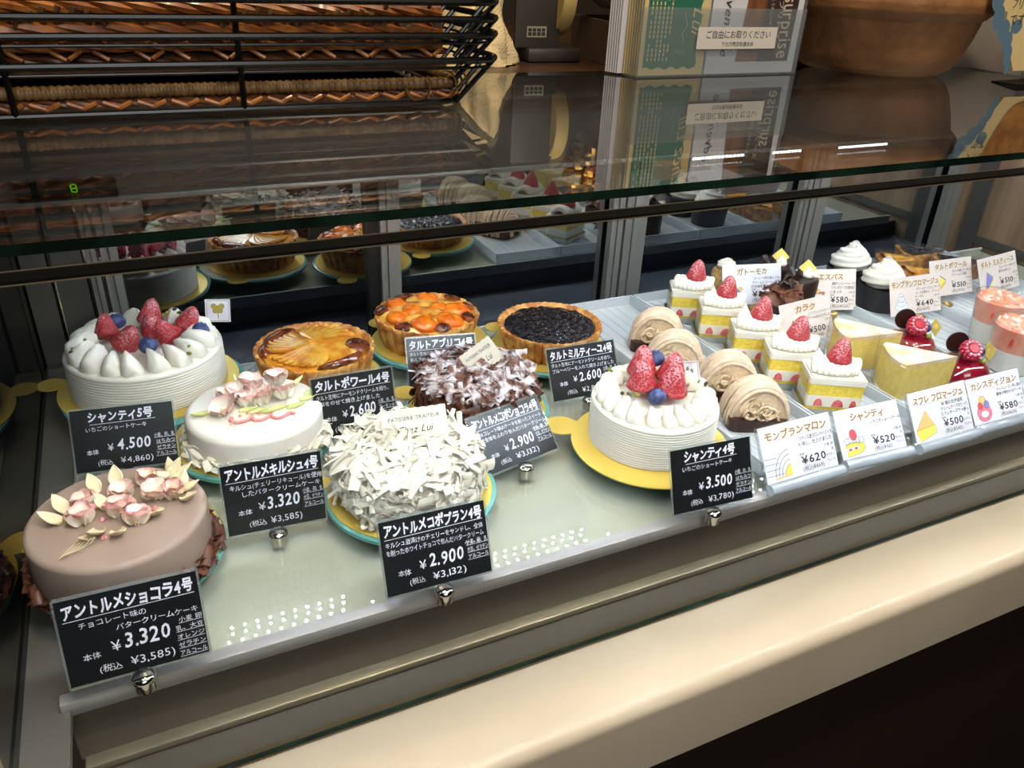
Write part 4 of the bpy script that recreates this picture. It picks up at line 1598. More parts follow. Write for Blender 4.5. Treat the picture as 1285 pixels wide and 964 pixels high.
def white_card(fit, label, title, desc, price, tax, kind, holder, tw=0.88, m=CARDW, zb=0.012, group='white hand-drawn price cards'):
    x, y, yaw, tilt, w, h, roll = fit
    t = thing('price_card', label, 'price card', M=card_matrix(x, y, zb, yaw, tilt, roll), group=group)
    bm = bmesh.new()
    prism(bm, [(-w/2, 0), (w/2, 0), (w/2, h), (-w/2, h)], -0.0003, 0.0002)
    obj('panel', bm, m, t, smooth=False)
    bm = bmesh.new()
    write(bm, title, 0, h*.750, h*.170, width=w*tw, bold=0.030, jit=0.5, shear=.08, align='C', z=0.0004)
    stroke(bm, [(-w*tw*.5, h*.715), (w*tw*.52, h*.745)], 0.00022, 0.0004)
    obj('title_lettering', bm, INKG, t, smooth=False)
    bm = bmesh.new()
    for i, s in enumerate(desc):
        write(bm, s, w*.02-w*.02*i, h*(.615-.102*i), h*.086, maxw=w*.48, bold=.006, jit=.4, z=0.0004)
    write(bm, '本体', -w*.015, h*.345, h*.060, jit=.4, z=0.0004)
    write(bm, '¥'+price, -w*.005, h*.185, h*.200, width=w*.36, bold=.016, jit=.2, z=0.0004)
    write(bm, '(税込¥'+tax+')', w*.0, h*.060, h*.105, maxw=w*.42, bold=.0, jit=.3, z=0.0004)
    for i, s in enumerate(('小麦 卵', '乳', 'ゼラチン', 'アルコール')):
        write(bm, s, w*.480, h*(.400-.095*i), h*.066, maxw=w*.13, jit=.4, align='R', z=0.0004)
    obj('lettering', bm, INKK, t, smooth=False)
    bm, ms = picture(kind, w, h)
    obj('drawing', bm, ms, t, smooth=False)
    if holder[0] == 'acrylic':
        a = thing('acrylic_card_holder', holder[1], 'card holder', M=card_matrix(x, y, zb, yaw, tilt, roll), group='clear acrylic card holders along the front')
        bm = bmesh.new()
        box(bm, -w/2-0.0015, w/2+0.0015, -0.010, h*1.01, -0.0028, -0.0008)
        obj('back_plate', bm, ACRYL, a, smooth=False)
        bm = bmesh.new()
        rows = []
        for xx in (-w/2-0.0015, w/2+0.0015):
            rows.append([Vector((xx, -0.0048+0.0052*math.cos(q), 0.0022+0.0052*math.sin(q))) for q in [PI*k/12-PI*0.1 for k in range(26)]])
        V = grid(bm, rows, cv=True)
        cap(bm, V[0]); cap(bm, V[1])
        obj('front_lip', bm, ACRYL_LIP, a)
    elif holder:
        knob(holder[0], holder[1][0], holder[1][1], GOLDM, 'card_clip', 0.0068, 0.0135)
    return t


white_card((0.5099, 0.0037, 0.0071, 0.5615, 0.0848, 0.0506, -0.0017), 'white price card with an arched drawing, front row, of the chestnut domes', 'モンブランマロン', ['フランス産マロンペーストを', '使用し、仕上げました'], '620', '669', 'marron', ('acrylic', 'clear acrylic holder under the front card with an arched drawing'))
white_card((0.6009, 0.0045, -0.055, 0.6385, 0.0788, 0.047, -0.0027), 'white price card with a strawberry cake drawing, front row, of the square shortcakes', 'シャンティ', ['いちごのショートケーキ'], '520', '561', 'short', ('acrylic', 'clear acrylic holder under the front card with a strawberry cake drawing'), tw=.55)
white_card((0.6936, 0.0007, 0.0005, 0.5734, 0.0818, 0.0501, -0.0017), 'white price card with a yellow wedge drawing, front row, of the cheesecake wedges', 'スフレ フロマージュ', ['3種類の北海道産', 'クリームチーズを使った', 'スフレチーズケーキ'], '500', '540', 'wedge', ('acrylic', 'clear acrylic holder under the front card with a yellow wedge drawing'))
white_card((0.7801, 0.0025, -0.0097, 0.6011, 0.0807, 0.0478, -0.0001), 'white price card with a pink dome drawing, front row, of the red glazed domes', 'カシスディジョン', ['カシスムースと赤い実の', '酸味が爽やかなケーキ'], '580', '626', 'cassis', ('acrylic', 'clear acrylic holder under the front card with a pink dome drawing'))
GP = 'pink-white price cards among the small cakes'
white_card((0.7348, 0.342, -0.2235, 0.3946, 0.0866, 0.0536, -0.0041), 'price card with a blue and yellow drawing, standing behind the second shortcake from the back', 'ガトーモカ', ['コーヒーの味が香るバター', 'クリームとコーヒー風味', 'の生地を重ねました'], '500', '540', 'moka', ('gold clip at the foot of the card before the mocha slice', (0.7330, 0.3352)), tw=.52, m=CARDW, group=GP)
white_card((0.8231, 0.2882, -0.2728, 0.4024, 0.0738, 0.0547, -0.0078), 'price card with a brown cup drawing, beside the tall dark chocolate cakes', 'エスパス', ['濃厚チョコレートムースと', 'フランボワーズの酸味が', 'つまった'], '580', '626', 'espace', ('gold clip at the foot of the card before the chocolate cylinders', (0.8210, 0.2812)), tw=.5, m=CARDP, group=GP)
white_card((0.7246, 0.2221, 0.0909, 0.4541, 0.0877, 0.0517, 0.0012), 'tilted price card under the chocolate shaving square, behind a strawberry tip', 'カラク', ['ココアスポンジにチョコレート', 'クリームをはさみました'], '500', '540', 'caraque', ('gold clip at the foot of the tilted card in the middle tray', (0.7252, 0.2155)), tw=.42, m=CARDP, group=GP)
white_card((0.9284, 0.2379, -0.0653, 0.3894, 0.089, 0.0506, -0.0005), 'price card with a cream swirl drawing, in front of the black cups', 'モンブランフロマージュ', ['クリームチーズとレアチーズ', 'ムースを重ねた、クリーム', 'ケーキに'], '640', '691', 'cup', ('gold clip at the foot of the card before the black cups', (0.9278, 0.2312)), tw=.94, m=CARDP, group=GP)
white_card((1.0378, 0.2694, -0.052, 0.3982, 0.0813, 0.0509, 0.0008), 'price card half behind the cream swirl card, in front of the pear tart slices', 'タルトポワール', ['タルト生地にアーモンド', 'クリームと洋梨'], '510', '550', 'poire', ('gold clip beside the cream swirl card on the tray', (1.0040, 0.2490)), tw=.78, m=CARDP, group=GP)
white_card((1.1222, 0.2533, 0.1116, 0.46, 0.0984, 0.0528, 0.0021), 'price card with a blue wedge drawing, rightmost card of the back rows', 'タルト ミルティーユ', ['ブルーベリーをのせて', '焼き込みました'], '510', '550', 'blue', ('gold clip at the foot of the blue wedge card at the right', (1.1120, 0.2450)), tw=.86, m=CARDP, group=GP)

# ------------------------------------------------------------------ acrylic trays for the small cakes
def tray(x0, x1, y0, y1, label):
    t = thing('acrylic_tray', label, 'tray', ((x0+x1)/2, (y0+y1)/2, 0.0004), group='clear ribbed trays for the small cakes')
    hx, hy = (x1-x0)/2, (y1-y0)/2
    bm = bmesh.new()
    box(bm, -hx, hx, -hy, hy, 0, 0.0024)
    n = int(2*hx/0.012)
    for k in range(1, n):
        xx = -hx+2*hx*k/n
        box(bm, xx-0.0012, xx+0.0012, -hy+.004, hy-.004, 0.0024, 0.0029)
    obj('tray_floor', bm, TRAYM, t, smooth=False)
    bm = bmesh.new()
    for s in (-1, 1):
        box(bm, s*hx-(0.0022 if s > 0 else 0), s*hx+(0.0022 if s < 0 else 0), -hy, hy, 0.0024, 0.0150)
    box(bm, -hx, hx, hy-0.0022, hy, 0.0024, 0.0150)
    obj('tray_wall', bm, TRAYM, t, smooth=False)


tray(0.4830, 0.5905, 0.030, 0.4200, 'leftmost clear tray, under the chestnut domes')
tray(0.5930, 0.6985, 0.030, 0.4200, 'clear tray under the row of square strawberry shortcakes')
tray(0.7010, 0.8580, 0.030, 0.4200, 'wide clear tray under the cheesecake wedges and chocolate cakes')
tray(0.8605, 0.9800, 0.030, 0.4200, 'clear tray under the black cups and the pink jellies')
tray(0.9825, 1.1900, 0.030, 0.4200, 'rightmost clear tray, under the tart slices')
ZT = 0.0034


def copy_tree(o, M=None, label=None, parent=None):
    c = o.copy()
    COL.objects.link(c)
    if parent:
        c.parent = parent
    for ch in [q for q in ALLCH.get(o.name, [])]:
        copy_tree(ch, None, None, c)
    if M is not None:
        c.matrix_basis = M
    if label:
        c['label'] = label
    return c


ALLCH = {}


def index_children():
    ALLCH.clear()
    for o in COL.objects:
        if o.parent:
            ALLCH.setdefault(o.parent.name, []).append(o)


# ---- square strawberry shortcakes
W_, D_ = 0.057, 0.041
sc = thing('strawberry_shortcake', '', 'cake', group='square strawberry shortcakes in a diagonal row')


def slab(z0, z1, inset=0.0, wob=0.0, seed=0):
    bm = bmesh.new()
    poly = rrect(-W_/2+inset, W_/2-inset, -D_/2+inset, D_/2-inset, 0.0020, 3)
    prism(bm, poly, z0, z1)
    return bm


obj('sponge_layer', slab(0.003, 0.0095, .0006), SPONGE, sc, angle=.5)
obj('cream_layer', slab(0.0095, 0.0220, .0003), CREAM, sc, angle=.5)
obj('sponge_layer', slab(0.0220, 0.0355, .0006), SPONGE, sc, angle=.5)
bm = slab(0.0355, 0.0440, -.0002)
bmesh.ops.bevel(bm, geom=[e for e in bm.edges if all(abs(v.co.z-0.0440) < 1e-5 for v in e.verts)], offset=0.0016, segments=2, affect='EDGES')
obj('cream_top', bm, CREAM, sc, angle=.9)
for (x, w) in ((-.016, .009), (.004, .012), (.020, .007)):
    bm = bmesh.new()
    pts = [(x+w/2*math.cos(a*PI/10), 0.0105+0.0085*math.sin(a*PI/10)) for a in range(11)]
    M = Matrix(((1, 0, 0, 0), (0, 0, 1, -D_/2-0.0004), (0, 1, 0, 0), (0, 0, 0, 1)))
    prism(bm, pts, 0, 0.0012, M=M)
    obj('strawberry_slice', bm, mat('cut_strawberry', (206, 60, 66), 0.35, col2=(226, 120, 116), nscale=150), sc, smooth=False)
obj('piped_cream', mk_ropes(0.050, 0.037, 9, 0.0044, 0.0085), None, sc, MT(0, 0, 0.0435))
obj('strawberry', ME_STRAW, None, sc, MT(0.001, 0.001, 0.0500, 0.05, 0.05, 1.0, 1.0))
bm = bmesh.new()
fr = [(-W_/2-.0006, -D_/2+.004), (-W_/2-.0006, D_/2+.0006), (W_/2+.0006, D_/2+.0006), (W_/2+.0006, -D_/2-.0012)]
grid(bm, [[Vector((x, y, z)) for x, y in fr] for z in (0.002, 0.0415)])
obj('film_band', bm, FILM, sc, smooth=False)
bm = bmesh.new()
rows = []
po = rrect(-W_/2-.0010, W_/2+.0010, -D_/2-.0010, D_/2+.0010, 0.003, 6)
for k, (z, e) in enumerate(((0.0, .0), (0.0004, .0012), (0.0085, .0022))):
    rows.append([Vector((x*(1+e/.03)+(0.0005*math.sin(9*i) if k else 0), y*(1+e/.022)+(0.0005*math.cos(7*i) if k else 0), z+(0.0006*math.sin(5*i) if k == 2 else 0))) for i, (x, y) in enumerate(po)])
V = grid(bm, rows, cv=True)
cap(bm, V[0])
obj('paper_tray', bm, SILVF, sc)
index_children()
SCP = [(.6015, .1005, 'frontmost square shortcake with a strawberry, wrapped in clear film behind the front cards'), (.6015, .1610, 'square strawberry shortcake, second from the front'),
       (.6000, .2190, 'middle one of the five square strawberry shortcakes'), (.6045, .2880, 'square strawberry shortcake, second from the back'),
       (.6030, .3480, 'rearmost square strawberry shortcake, beside the mirror doors')]
for i, (x, y, lab) in enumerate(SCP):
    a = math.radians(-30)
    M = Matrix.Translation((x, y, ZT)) @ Matrix.Rotation(a, 4, 'Z') @ Matrix.Translation((W_/2, D_/2, 0))
    if i == 0:
        sc.matrix_basis = M
        sc['label'] = lab
    else:
        copy_tree(sc, M, lab)

# ---- chestnut cream domes
mb = thing('chestnut_dome', '', 'cake', group='chestnut cream domes in a row')
R0, DP = 0.0315, 0.056
bm = bmesh.new()
prism(bm, rrect(-R0*.97, R0*.93, -.003, DP*.9, 0.008, 5), 0.0, 0.0135)
obj('chocolate_base', bm, CHOCM, mb, angle=.5)


def arch(n_noodle, seed, R, H, y0, y1):
    bm = bmesh.new()
    rows = []
    n = n_noodle*7
    for i in range(n+1):
        u = i/n
        y = y0+(y1-y0)*u
        prof = 1.0
        if u > 0.50:
            prof = math.sqrt(max(0.0, 1-((u-0.50)/0.54)**2))
        elif u < 0.16:
            prof = 0.86+0.14*math.sin(PI/2*u/0.16)
        row = []
        for j in range(41):
            a = PI*j/40
            wv = 0.0012*math.sin(2.2*a+seed)+0.0007*math.sin(5*a+u*9+seed)
            uu = u+wv*6
            rid = 0.0036*(abs(math.sin(PI*n_noodle*uu))**0.55-0.75)
            r_ = R*prof+rid
            row.append(Vector((r_*math.cos(a), y+wv, max(0.0, (H*prof+rid)*math.sin(a)**0.88+0.003))))
        rows.append(row)
    V = grid(bm, rows)
    return bm


obj('chestnut_cream', arch(13, .4, R0-.0030, 0.0415, 0.005, DP-.003), NOODF, mb, angle=3)
bm = bmesh.new()
rg = random.Random(17)
NN = 17
for k in range(NN):
    u = (k+.5)/NN
    y = 0.0035+(DP-.0065)*u
    prof = 1.0
    if u > .52:
        prof = math.sqrt(max(0.02, 1-((u-.52)/.53)**2))
    elif u < .14:
        prof = .90+.10*math.sin(PI/2*u/.14)
    sk, ph = rg.uniform(-.0035, .0035), rg.uniform(0, 6)
    pts = []
    for j in range(27):
        a = PI*j/26
        pts.append(((R0-.0006)*prof*math.cos(a), y+sk*math.cos(a)+.0007*math.sin(3*a+ph)-.004*math.sin(a)*u, (.0445)*prof*max(0.0, math.sin(a))**.88+.0028+.0004*math.sin(5*a+ph)))
    tube(bm, pts, .00195, 7, rf=lambda t, q=rg.uniform(.88, 1.1): q)
obj('chestnut_noodles', bm, NOOD, mb, angle=3)
bm = bmesh.new()
rg = random.Random(9)
rows = []
for i in range(13):
    q = i/12
    rows.append([Vector((R0*.86*q*math.cos(PI*j/40), 0.0045-0.003*(1-q)-0.0022*noise.noise(Vector((q*4*math.cos(PI*j/40)*2, q*4*math.sin(PI*j/40)*2, 0.4))), 0.003+0.0390*q*math.sin(PI*j/40)**.9)) for j in range(41)])
grid(bm, rows)
for k in range(7):
    pts = []
    x0, z0 = rg.uniform(-.012, .016), rg.uniform(.012, .030)
    for s in range(9):
        pts.append((x0+.009*math.sin(s*.8+k)*(1-s/14), -0.0005+0.0012*math.sin(s+k), z0+.007*math.cos(s*.8+k)*(1-s/16)))
    tube(bm, pts, 0.0014, 6)
obj('cream_end', bm, NOODF, mb, angle=3)
bm = bmesh.new()
lathe(bm, [(0, 0), (.024, 0), (.0285, .0003), (.0300, .0012)], 40, lambda a, k: 1+(.03*math.sin(20*a) if k == 3 else 0), M=Matrix.Translation((0, DP*.46, 0)) @ Matrix.Diagonal((1, .92, 1, 1)), close=False)
obj('paper_tray', bm, GOLDF, mb)
index_children()
for i, (x, y, lab) in enumerate([(.5315, .0895, 'front chestnut cream dome, right behind the small strawberry cake card'), (.5415, .1480, 'chestnut cream dome, second from the front'),
                                 (.5165, .2150, 'chestnut cream dome, third from the front, behind the small strawberry cake'), (.5330, .2760, 'rearmost chestnut cream dome with its chocolate base showing at the left')]):
    M = Matrix.Translation((x, y, ZT)) @ Matrix.Rotation(math.radians((-24, -28, -34, -36)[i]), 4, 'Z')
    if i == 0:
        mb.matrix_basis = M
        mb['label'] = lab
    else:
        copy_tree(mb, M, lab)


# ---- wedges: souffle cheesecake, pear tart slice, blueberry tart slice
def wedge_poly(L, ha, n=10, r0=0.0):
    return [(0.0-r0, 0.0)]+[(-L*math.cos(ha*(1-2*k/n)), -L*math.sin(ha*(1-2*k/n))*-1*-1) for k in range(n+1)]


def wedge(t, name, L, ha, z0, z1, m, ms=None, inset=0.0, bev=0.0, angle=.6):
    bm = bmesh.new()
    P = wedge_poly(L-inset, ha)
    prism(bm, P, z0, z1)
    if bev:
        bmesh.ops.bevel(bm, geom=[e for e in bm.edges if all(abs(v.co.z-z1) < 1e-6 for v in e.verts) and all(math.hypot(v.co.x, v.co.y) > L*.6 for v in e.verts)], offset=bev, segments=3, affect='EDGES')
    return obj(name, bm, m, t, angle=angle)


def film_shell(t, L, ha, h, inset=-0.0012):
    bm = bmesh.new()
    P = wedge_poly(L+.0022, ha+.05)
    P = [(x+.0022, y) if k == 0 else (x, y) for k, (x, y) in enumerate(P)]
    grid(bm, [[Vector((x*(1+.004*z/.01), y*(1+.02*z/.01)+.0004*math.sin(8*i), z)) for i, (x, y) in enumerate(P)] for z in (0.001, h*.5, h)], cv=True)
    return obj('film_wrap', bm, FILM, t, angle=.5)


so = thing('souffle_cheesecake_slice', '', 'cake slice', group='cheesecake wedges in clear film')
wedge(so, 'cake_body', 0.076, 0.40, 0.002, 0.0410, SOUF, bev=0.0)
wedge(so, 'baked_top', 0.0762, 0.405, 0.0410, 0.0450, SOUFT, bev=0.0030)
bm = bmesh.new()
P = wedge_poly(0.0772, 0.40)
prism(bm, P, 0.0, 0.0020)
obj('paper_base', bm, CARDW, so, smooth=False)
film_shell(so, 0.0775, 0.41, 0.0500)
index_children()
for i, (x, y, rz, lab) in enumerate([(.7900, .0760, -27, 'front cheesecake wedge in shiny film, right behind the front cards'), (.7840, .1450, -31, 'rear cheesecake wedge with a sugared top, behind the frontmost shortcake')]):
    M = Matrix.Translation((x, y, ZT)) @ Matrix.Rotation(math.radians(rz), 4, 'Z')
    if i == 0:
        so.matrix_basis = M
        so['label'] = lab
    else:
        copy_tree(so, M, lab)


def tart_slice(name, label, fill_m, x, y, rz, L, ha, lift):
    t = thing(name, label, 'tart slice', M=Matrix.Translation((x, y, ZT)) @ Matrix.Rotation(math.radians(rz), 4, 'Z'), group='tart slices at the back right')
    bm = bmesh.new()
    P = wedge_poly(L, ha, 16)
    n = len(P)
    rows = [[Vector((p[0]*(.93 if z < .01 else 1.0)*(1 if k == 0 else 1+.018*abs(math.sin(k*2.3))), p[1], z)) for k, p in enumerate(P)] for z in (0.0, 0.026)]
    V = grid(bm, rows, cv=True)
    cap(bm, V[0]); cap(bm, V[1])
    obj('crust', bm, CRUST, t, angle=.5)
    bm = bmesh.new()
    P2 = wedge_poly(L*.93, ha*.99, 10)
    prism(bm, P2, 0.0255, 0.0292)
    for k in range(14):
        u = RNG.uniform(.25, .9)
        a = RNG.uniform(-.8, .8)*ha
        blob(bm, MT(-L*.93*u*math.cos(a), L*.93*u*math.sin(a), 0.0285, 0, 0, 0, (RNG.uniform(.004, .008), .004, .0022)), 8, 6)
    obj('filling', bm, fill_m, t, angle=1.2)
    for k in (-1, 0):
        bm = bmesh.new()
        if k == 0:
            rows = []
            for i in range(6):
                r = L*(.84+.02*i)
                rows.append([Vector((-r*math.cos(a*ha*.9), r*math.sin(a*ha*.9), 0.0296+0.0018*math.sin(PI*i/5))) for a in (-.9, -.5, 0, .4, .7)])
            grid(bm, rows)
            if fill_m is not BERRY:
                obj('caramelised_patch', bm, BURNT, t)
            else:
                bm.free()
        else:
            bm.free()
    film_shell(t, L*1.01, ha*1.02, 0.033)
    return t


tart_slice('blueberry_tart_slice', 'blueberry tart slice in clear film at the very back right', BERRY, 1.142, 0.374, -26, 0.070, 0.40, 0)
tart_slice('blueberry_tart_slice', 'blueberry tart slice in front of the other one, behind the pear tart card', BERRY, 1.158, 0.316, -24, 0.070, 0.40, 0)
tart_slice('pear_tart_slice', 'yellow pear tart slice at the back, beside the blueberry slices', PEAR, 1.0700, 0.3530, -30, 0.066, 0.42, 0)
tart_slice('pear_tart_slice', 'yellow pear tart slice right behind the cream swirl card', PEAR, 1.0560, 0.3030, -24, 0.064, 0.42, 0)

# ---- red glazed domes
ca = thing('cassis_dome', '', 'cake', group='red glazed domes with berries')
bm = bmesh.new()
lathe(bm, [(.026, 0), (.0308, .003), (.0318, .010), (.0300, .019), (.0240, .0285), (.0150, .0340), (.006, .0362), (0, .0366)], 48)
obj('cake_body', bm, CASSIS, ca, angle=3)


def mk_rasp(bm):
    rg2 = random.Random(3)
    for ring in range(5):
        rr = (.0095, .0108, .0102, .0082, .0050)[ring]
        z = (.0105, .0065, .0020, -.0025, -.0060)[ring]
        n = (12, 14, 13, 10, 6)[ring]
        for k in range(n):
            a = 2*PI*(k+.5*(ring % 2))/n
            blob(bm, MT(rr*math.cos(a), rr*math.sin(a), z, 0, 0, 0, .0027), 7, 5)


ra = bmesh.new()
mk_rasp(ra)
blob(ra, MT(0, 0, .002, 0, 0, 0, (.0088, .0088, .0085)), 12, 8)
face = Vector((-.30, -.62, .75)).normalized().to_track_quat('Z', 'Y').to_matrix().to_4x4()
px, py = rd(-.004, -.008)
ro = obj('raspberry', ra, RASP, ca, Matrix.Translation((px, py, .0440)) @ face @ Matrix.Scale(.92, 4), angle=3)
bm = bmesh.new()
for k in range(12):
    a = 2*PI*k/12
    blob(bm, MT(.0088*math.cos(a), .0088*math.sin(a), .0114, 0, 0, 0, .0022), 7, 5)
obj('sugar_rim', bm, RASPD, ro, angle=3)
bm = bmesh.new()
lathe(bm, [(0, .0130), (.0058, .0128), (.0060, .0123), (0, .0121)], 16)
obj('hollow', bm, mat('raspberry_hollow', (190, 24, 44), .4), ro)
px, py = rd(-.010, .008)
bm = bmesh.new()
lathe(bm, [(0, -.0013), (.0122, -.0013), (.0126, 0), (.0122, .0013), (0, .0013)], 32)
obj('chocolate_disc', bm, CHOC, ca, Matrix.Translation((px, py, .0480)) @ Vector((-.42, -.90, .08)).normalized().to_track_quat('Z', 'Y').to_matrix().to_4x4())
px, py = rd(.013, .002)
obj('blueberry', ME_BLUE, None, ca, MT(px, py, .0405, -.3, .2, 0, 1.05))
px, py = rd(.0240, .000)
bm = bmesh.new()
prism(bm, [(0, -.0110), (.0078, 0), (0, .0110), (-.0078, 0)], -.0005, .0005)
blob(bm, MT(0, 0, .0006, 0, 0, 0, (.0026, .004, .0008)), 8, 5)
obj('gold_plaque', bm, GOLDP, ca, Matrix.Translation((px, py, .0420)) @ Vector((-.35, -.75, .45)).normalized().to_track_quat('Z', 'Y').to_matrix().to_4x4(), smooth=False)
px, py = rd(.012, -.014)
obj('pistachio_piece', ME_PIST, None, ca, MT(px, py, .0362, 0, 0, .4, 1.7))
bm = bmesh.new()
prism(bm, [(.0335*math.cos(k*PI/24), .0335*math.sin(k*PI/24)) for k in range(48)], -.0003, .0)
obj('paper_base', bm, GOLDF, ca, smooth=False)
index_children()
for i, (x, y, lab) in enumerate([(.8200, .0860, 'front red glazed dome with raspberry, chocolate disc and gold plaque'), (.8175, .1560, 'rear red glazed dome with raspberry, beside the rear cheesecake wedge')]):
    M = MT(x, y, ZT+.0004)
    if i == 0:
        ca.matrix_basis = M
        ca['label'] = lab
    else:
        copy_tree(ca, M, lab)

# ---- pink jelly cups
je = thing('jelly_cup', '', 'dessert cup', group='pink jelly cups at the right edge')
bm = bmesh.new()
lathe(bm, [(0, .001), (.0225, .001), (.0258, .028), (0, .028)], 40)
obj('white_pudding', bm, MILKP, je)
bm = bmesh.new()
rows = [[Vector((r*math.cos(2*PI*j/40), r*math.sin(2*PI*j/40), z)) for j in range(40)] for r, z in ((.0258, .0282), (.0292, .0560))]
V = grid(bm, rows, cv=True)
cap(bm, V[0])
rows = []
for i in range(12):
    r = .0292*(1-i/11)
    rows.append([Vector((r*math.cos(2*PI*j/40), r*math.sin(2*PI*j/40), .0560+(.0050*abs(noise.noise(Vector((r*math.cos(2*PI*j/40)*150, r*math.sin(2*PI*j/40)*150, 1)))) if i else 0)+(.002 if 0 < i else 0))) for j in range(40)])
grid(bm, rows, cv=True)
obj('pink_jelly', bm, JELLY, je, angle=.4)
bm = bmesh.new()
lathe(bm, [(0, 0), (.0234, 0), (.0305, .0600), (.0318, .0604), (.0318, .0612), (.0300, .0612)], 48, close=False)
obj('plastic_cup', bm, FILM, je)
bm = bmesh.new()
blob(bm, MT(0, 0, 0, 0, 0, 0, (.0045, .002, .006)), 10, 8)
obj('red_fruit_piece', bm, mat('red_fruit', (226, 70, 66), .3), je, MT(-.0240, -.0090, .042, 0, 0, 0.4))
index_children()
for i, (x, y, lab) in enumerate([(.9140, .0910, 'front pink jelly cup at the right edge of the picture'), (.9680, .1560, 'pink jelly cup behind the front one, under the blue wedge card')]):
    M = MT(x, y, ZT)
    if i == 0:
        je.matrix_basis = M
        je['label'] = lab
    else:
        copy_tree(je, M, lab)

# ---- black cups with a cream swirl
cu = thing('cream_swirl_cup', '', 'dessert cup', group='black cups with cream swirls')
bm = bmesh.new()
lathe(bm, [(.0290, 0), (.0325, .0330), (.0315, .0330), (.0300, .0290), (0, .0290)], 48, lambda a, k: 1+.006*math.sin(40*a))
obj('paper_cup', bm, BLKCUP, cu, angle=.6)
obj('cream_swirl', mk_rosette(.0318, .033, 2.6, 7, .0112), None, cu, MT(0, 0, .0280))
bm = bmesh.new()
prism(bm, [(.0075*math.cos(k*PI/12), .0085*math.sin(k*PI/12)) for k in range(24)], -.0003, .0003)
o_ = obj('paper_pick', bm, CARDW, cu, Matrix.Translation((.014, .012, .058)) @ Matrix.Rotation(-.4, 4, 'Z') @ Matrix.Rotation(PI/2-.2, 4, 'X'), smooth=False)
bm = bmesh.new()
stroke(bm, [(.0058*math.cos(k*PI/10), .0065*math.sin(k*PI/10)) for k in range(21)], .0006, .0004)
obj('pick_print', bm, INKG, o_, smooth=False)
index_children()
for i, (x, y, lab) in enumerate([(.9170, .2920, 'front black cup with a white cream swirl, behind its price card'), (.9260, .3600, 'rear black cup with a white cream swirl, in front of the mirror doors')]):
    M = MT(x, y, ZT)
    if i == 0:
        cu.matrix_basis = M
        cu['label'] = lab
    else:
        copy_tree(cu, M, lab)

# ---- tall dark chocolate cylinders
es = thing('chocolate_cylinder', '', 'cake', group='tall dark chocolate cylinder cakes')
bm = bmesh.new()
lathe(bm, [(.0220, 0), (.0225, .002), (.0225, .046), (.0205, .0490), (.012, .0500), (0, .0500)], 40)
obj('cake_body', bm, CHOC, es)
obj('cream_dollop', ME_PEAK, None, es, MT(.004, -.006, .0495, 0, 0, 0, 1.3))
bm = bmesh.new()
for k in range(5):
    curl(bm, MT(RNG.uniform(-.012, .008), RNG.uniform(-.004, .012), .053, RNG.uniform(-.5, .5), RNG.uniform(-.7, .7), RNG.uniform(0, 6)), .014, .005, 2.0, .0008)
obj('chocolate_shavings', bm, CHOC, es, angle=1)
bm = bmesh.new()
prism(bm, rrect(-.0085, .0085, -.0085, .0085, .0006, 2), -.0008, .0008)
obj('gold_plaque', bm, GOLDP, es, Matrix.Translation((.006, -.001, .0600)) @ Matrix.Rotation(-.5, 4, 'Z') @ Matrix.Rotation(1.05, 4, 'X') @ Matrix.Rotation(.75, 4, 'Z'), smooth=False)
index_children()
for i, (x, y, lab) in enumerate([(.7900, .3700, 'rear dark chocolate cylinder with a tilted gold plaque'), (.7930, .3210, 'front dark chocolate cylinder with a gold plaque, left of the brown cup card')]):
    M = MT(x, y, ZT)
    if i == 0:
        es.matrix_basis = M
        es['label'] = lab
    else:
        copy_tree(es, M, lab)

# ---- chocolate shaving square and mocha slice
t = thing('chocolate_curl_cake', 'small dark cake piled with brown chocolate curls, between two price cards', 'cake', (.7400, .2960, ZT), rz=-.5)
bm = bmesh.new()
prism(bm, rrect(-.023, .023, -.020, .020, .003, 4), 0, .030)
obj('cake_body', bm, mat('cocoa_sponge', (44, 28, 22), .7, bump=.5, bscale=300), t)
bm = bmesh.new()
rg = random.Random(31)
CURLM = mat('milk_chocolate_curl', (128, 82, 62), .4, col2=(100, 60, 44), nscale=60)
for k in range(44):
    curl(bm, MT(rg.uniform(-.019, .019), rg.uniform(-.016, .016), .032+rg.uniform(0, .014), rg.uniform(-.9, .9), rg.uniform(-.6, .6), rg.uniform(0, 6)), rg.uniform(.014, .026), rg.uniform(.005, .010), rg.uniform(1.2, 2.6), .0007)
obj('chocolate_curls', bm, CURLM, t, kind='stuff', angle=1)
bm = bmesh.new()
for k in range(7):
    curl(bm, MT(rg.uniform(-.008, .010), rg.uniform(-.006, .006), .050+rg.uniform(0, .008), rg.uniform(-.9, .9), rg.uniform(-.9, .9), rg.uniform(0, 6)), .012, .006, 1.6, .0012)
obj('dark_chocolate_pieces', bm, CHOC, t, angle=1)
t = thing('mocha_roll_slice', 'beige crumbed mocha roll with a white cream top, half behind a price card', 'cake', (.7240, .3930, ZT), rz=-.4)
bm = bmesh.new()
lathe(bm, [(.0170, 0), (.0185, .004), (.0190, .036), (.0165, .0420), (0, .0425)], 36, lambda a, k: 1+.012*math.sin(11*a+k*2))
obj('cake_body', bm, mat('mocha_crumb', (206, 168, 110), .75, col2=(178, 136, 78), nscale=240, bump=.8, bscale=380), t)
obj('cream_top', mk_rosette(.0155, .012, 1.6, 7, .0056), None, t, MT(0, 0, .0420))

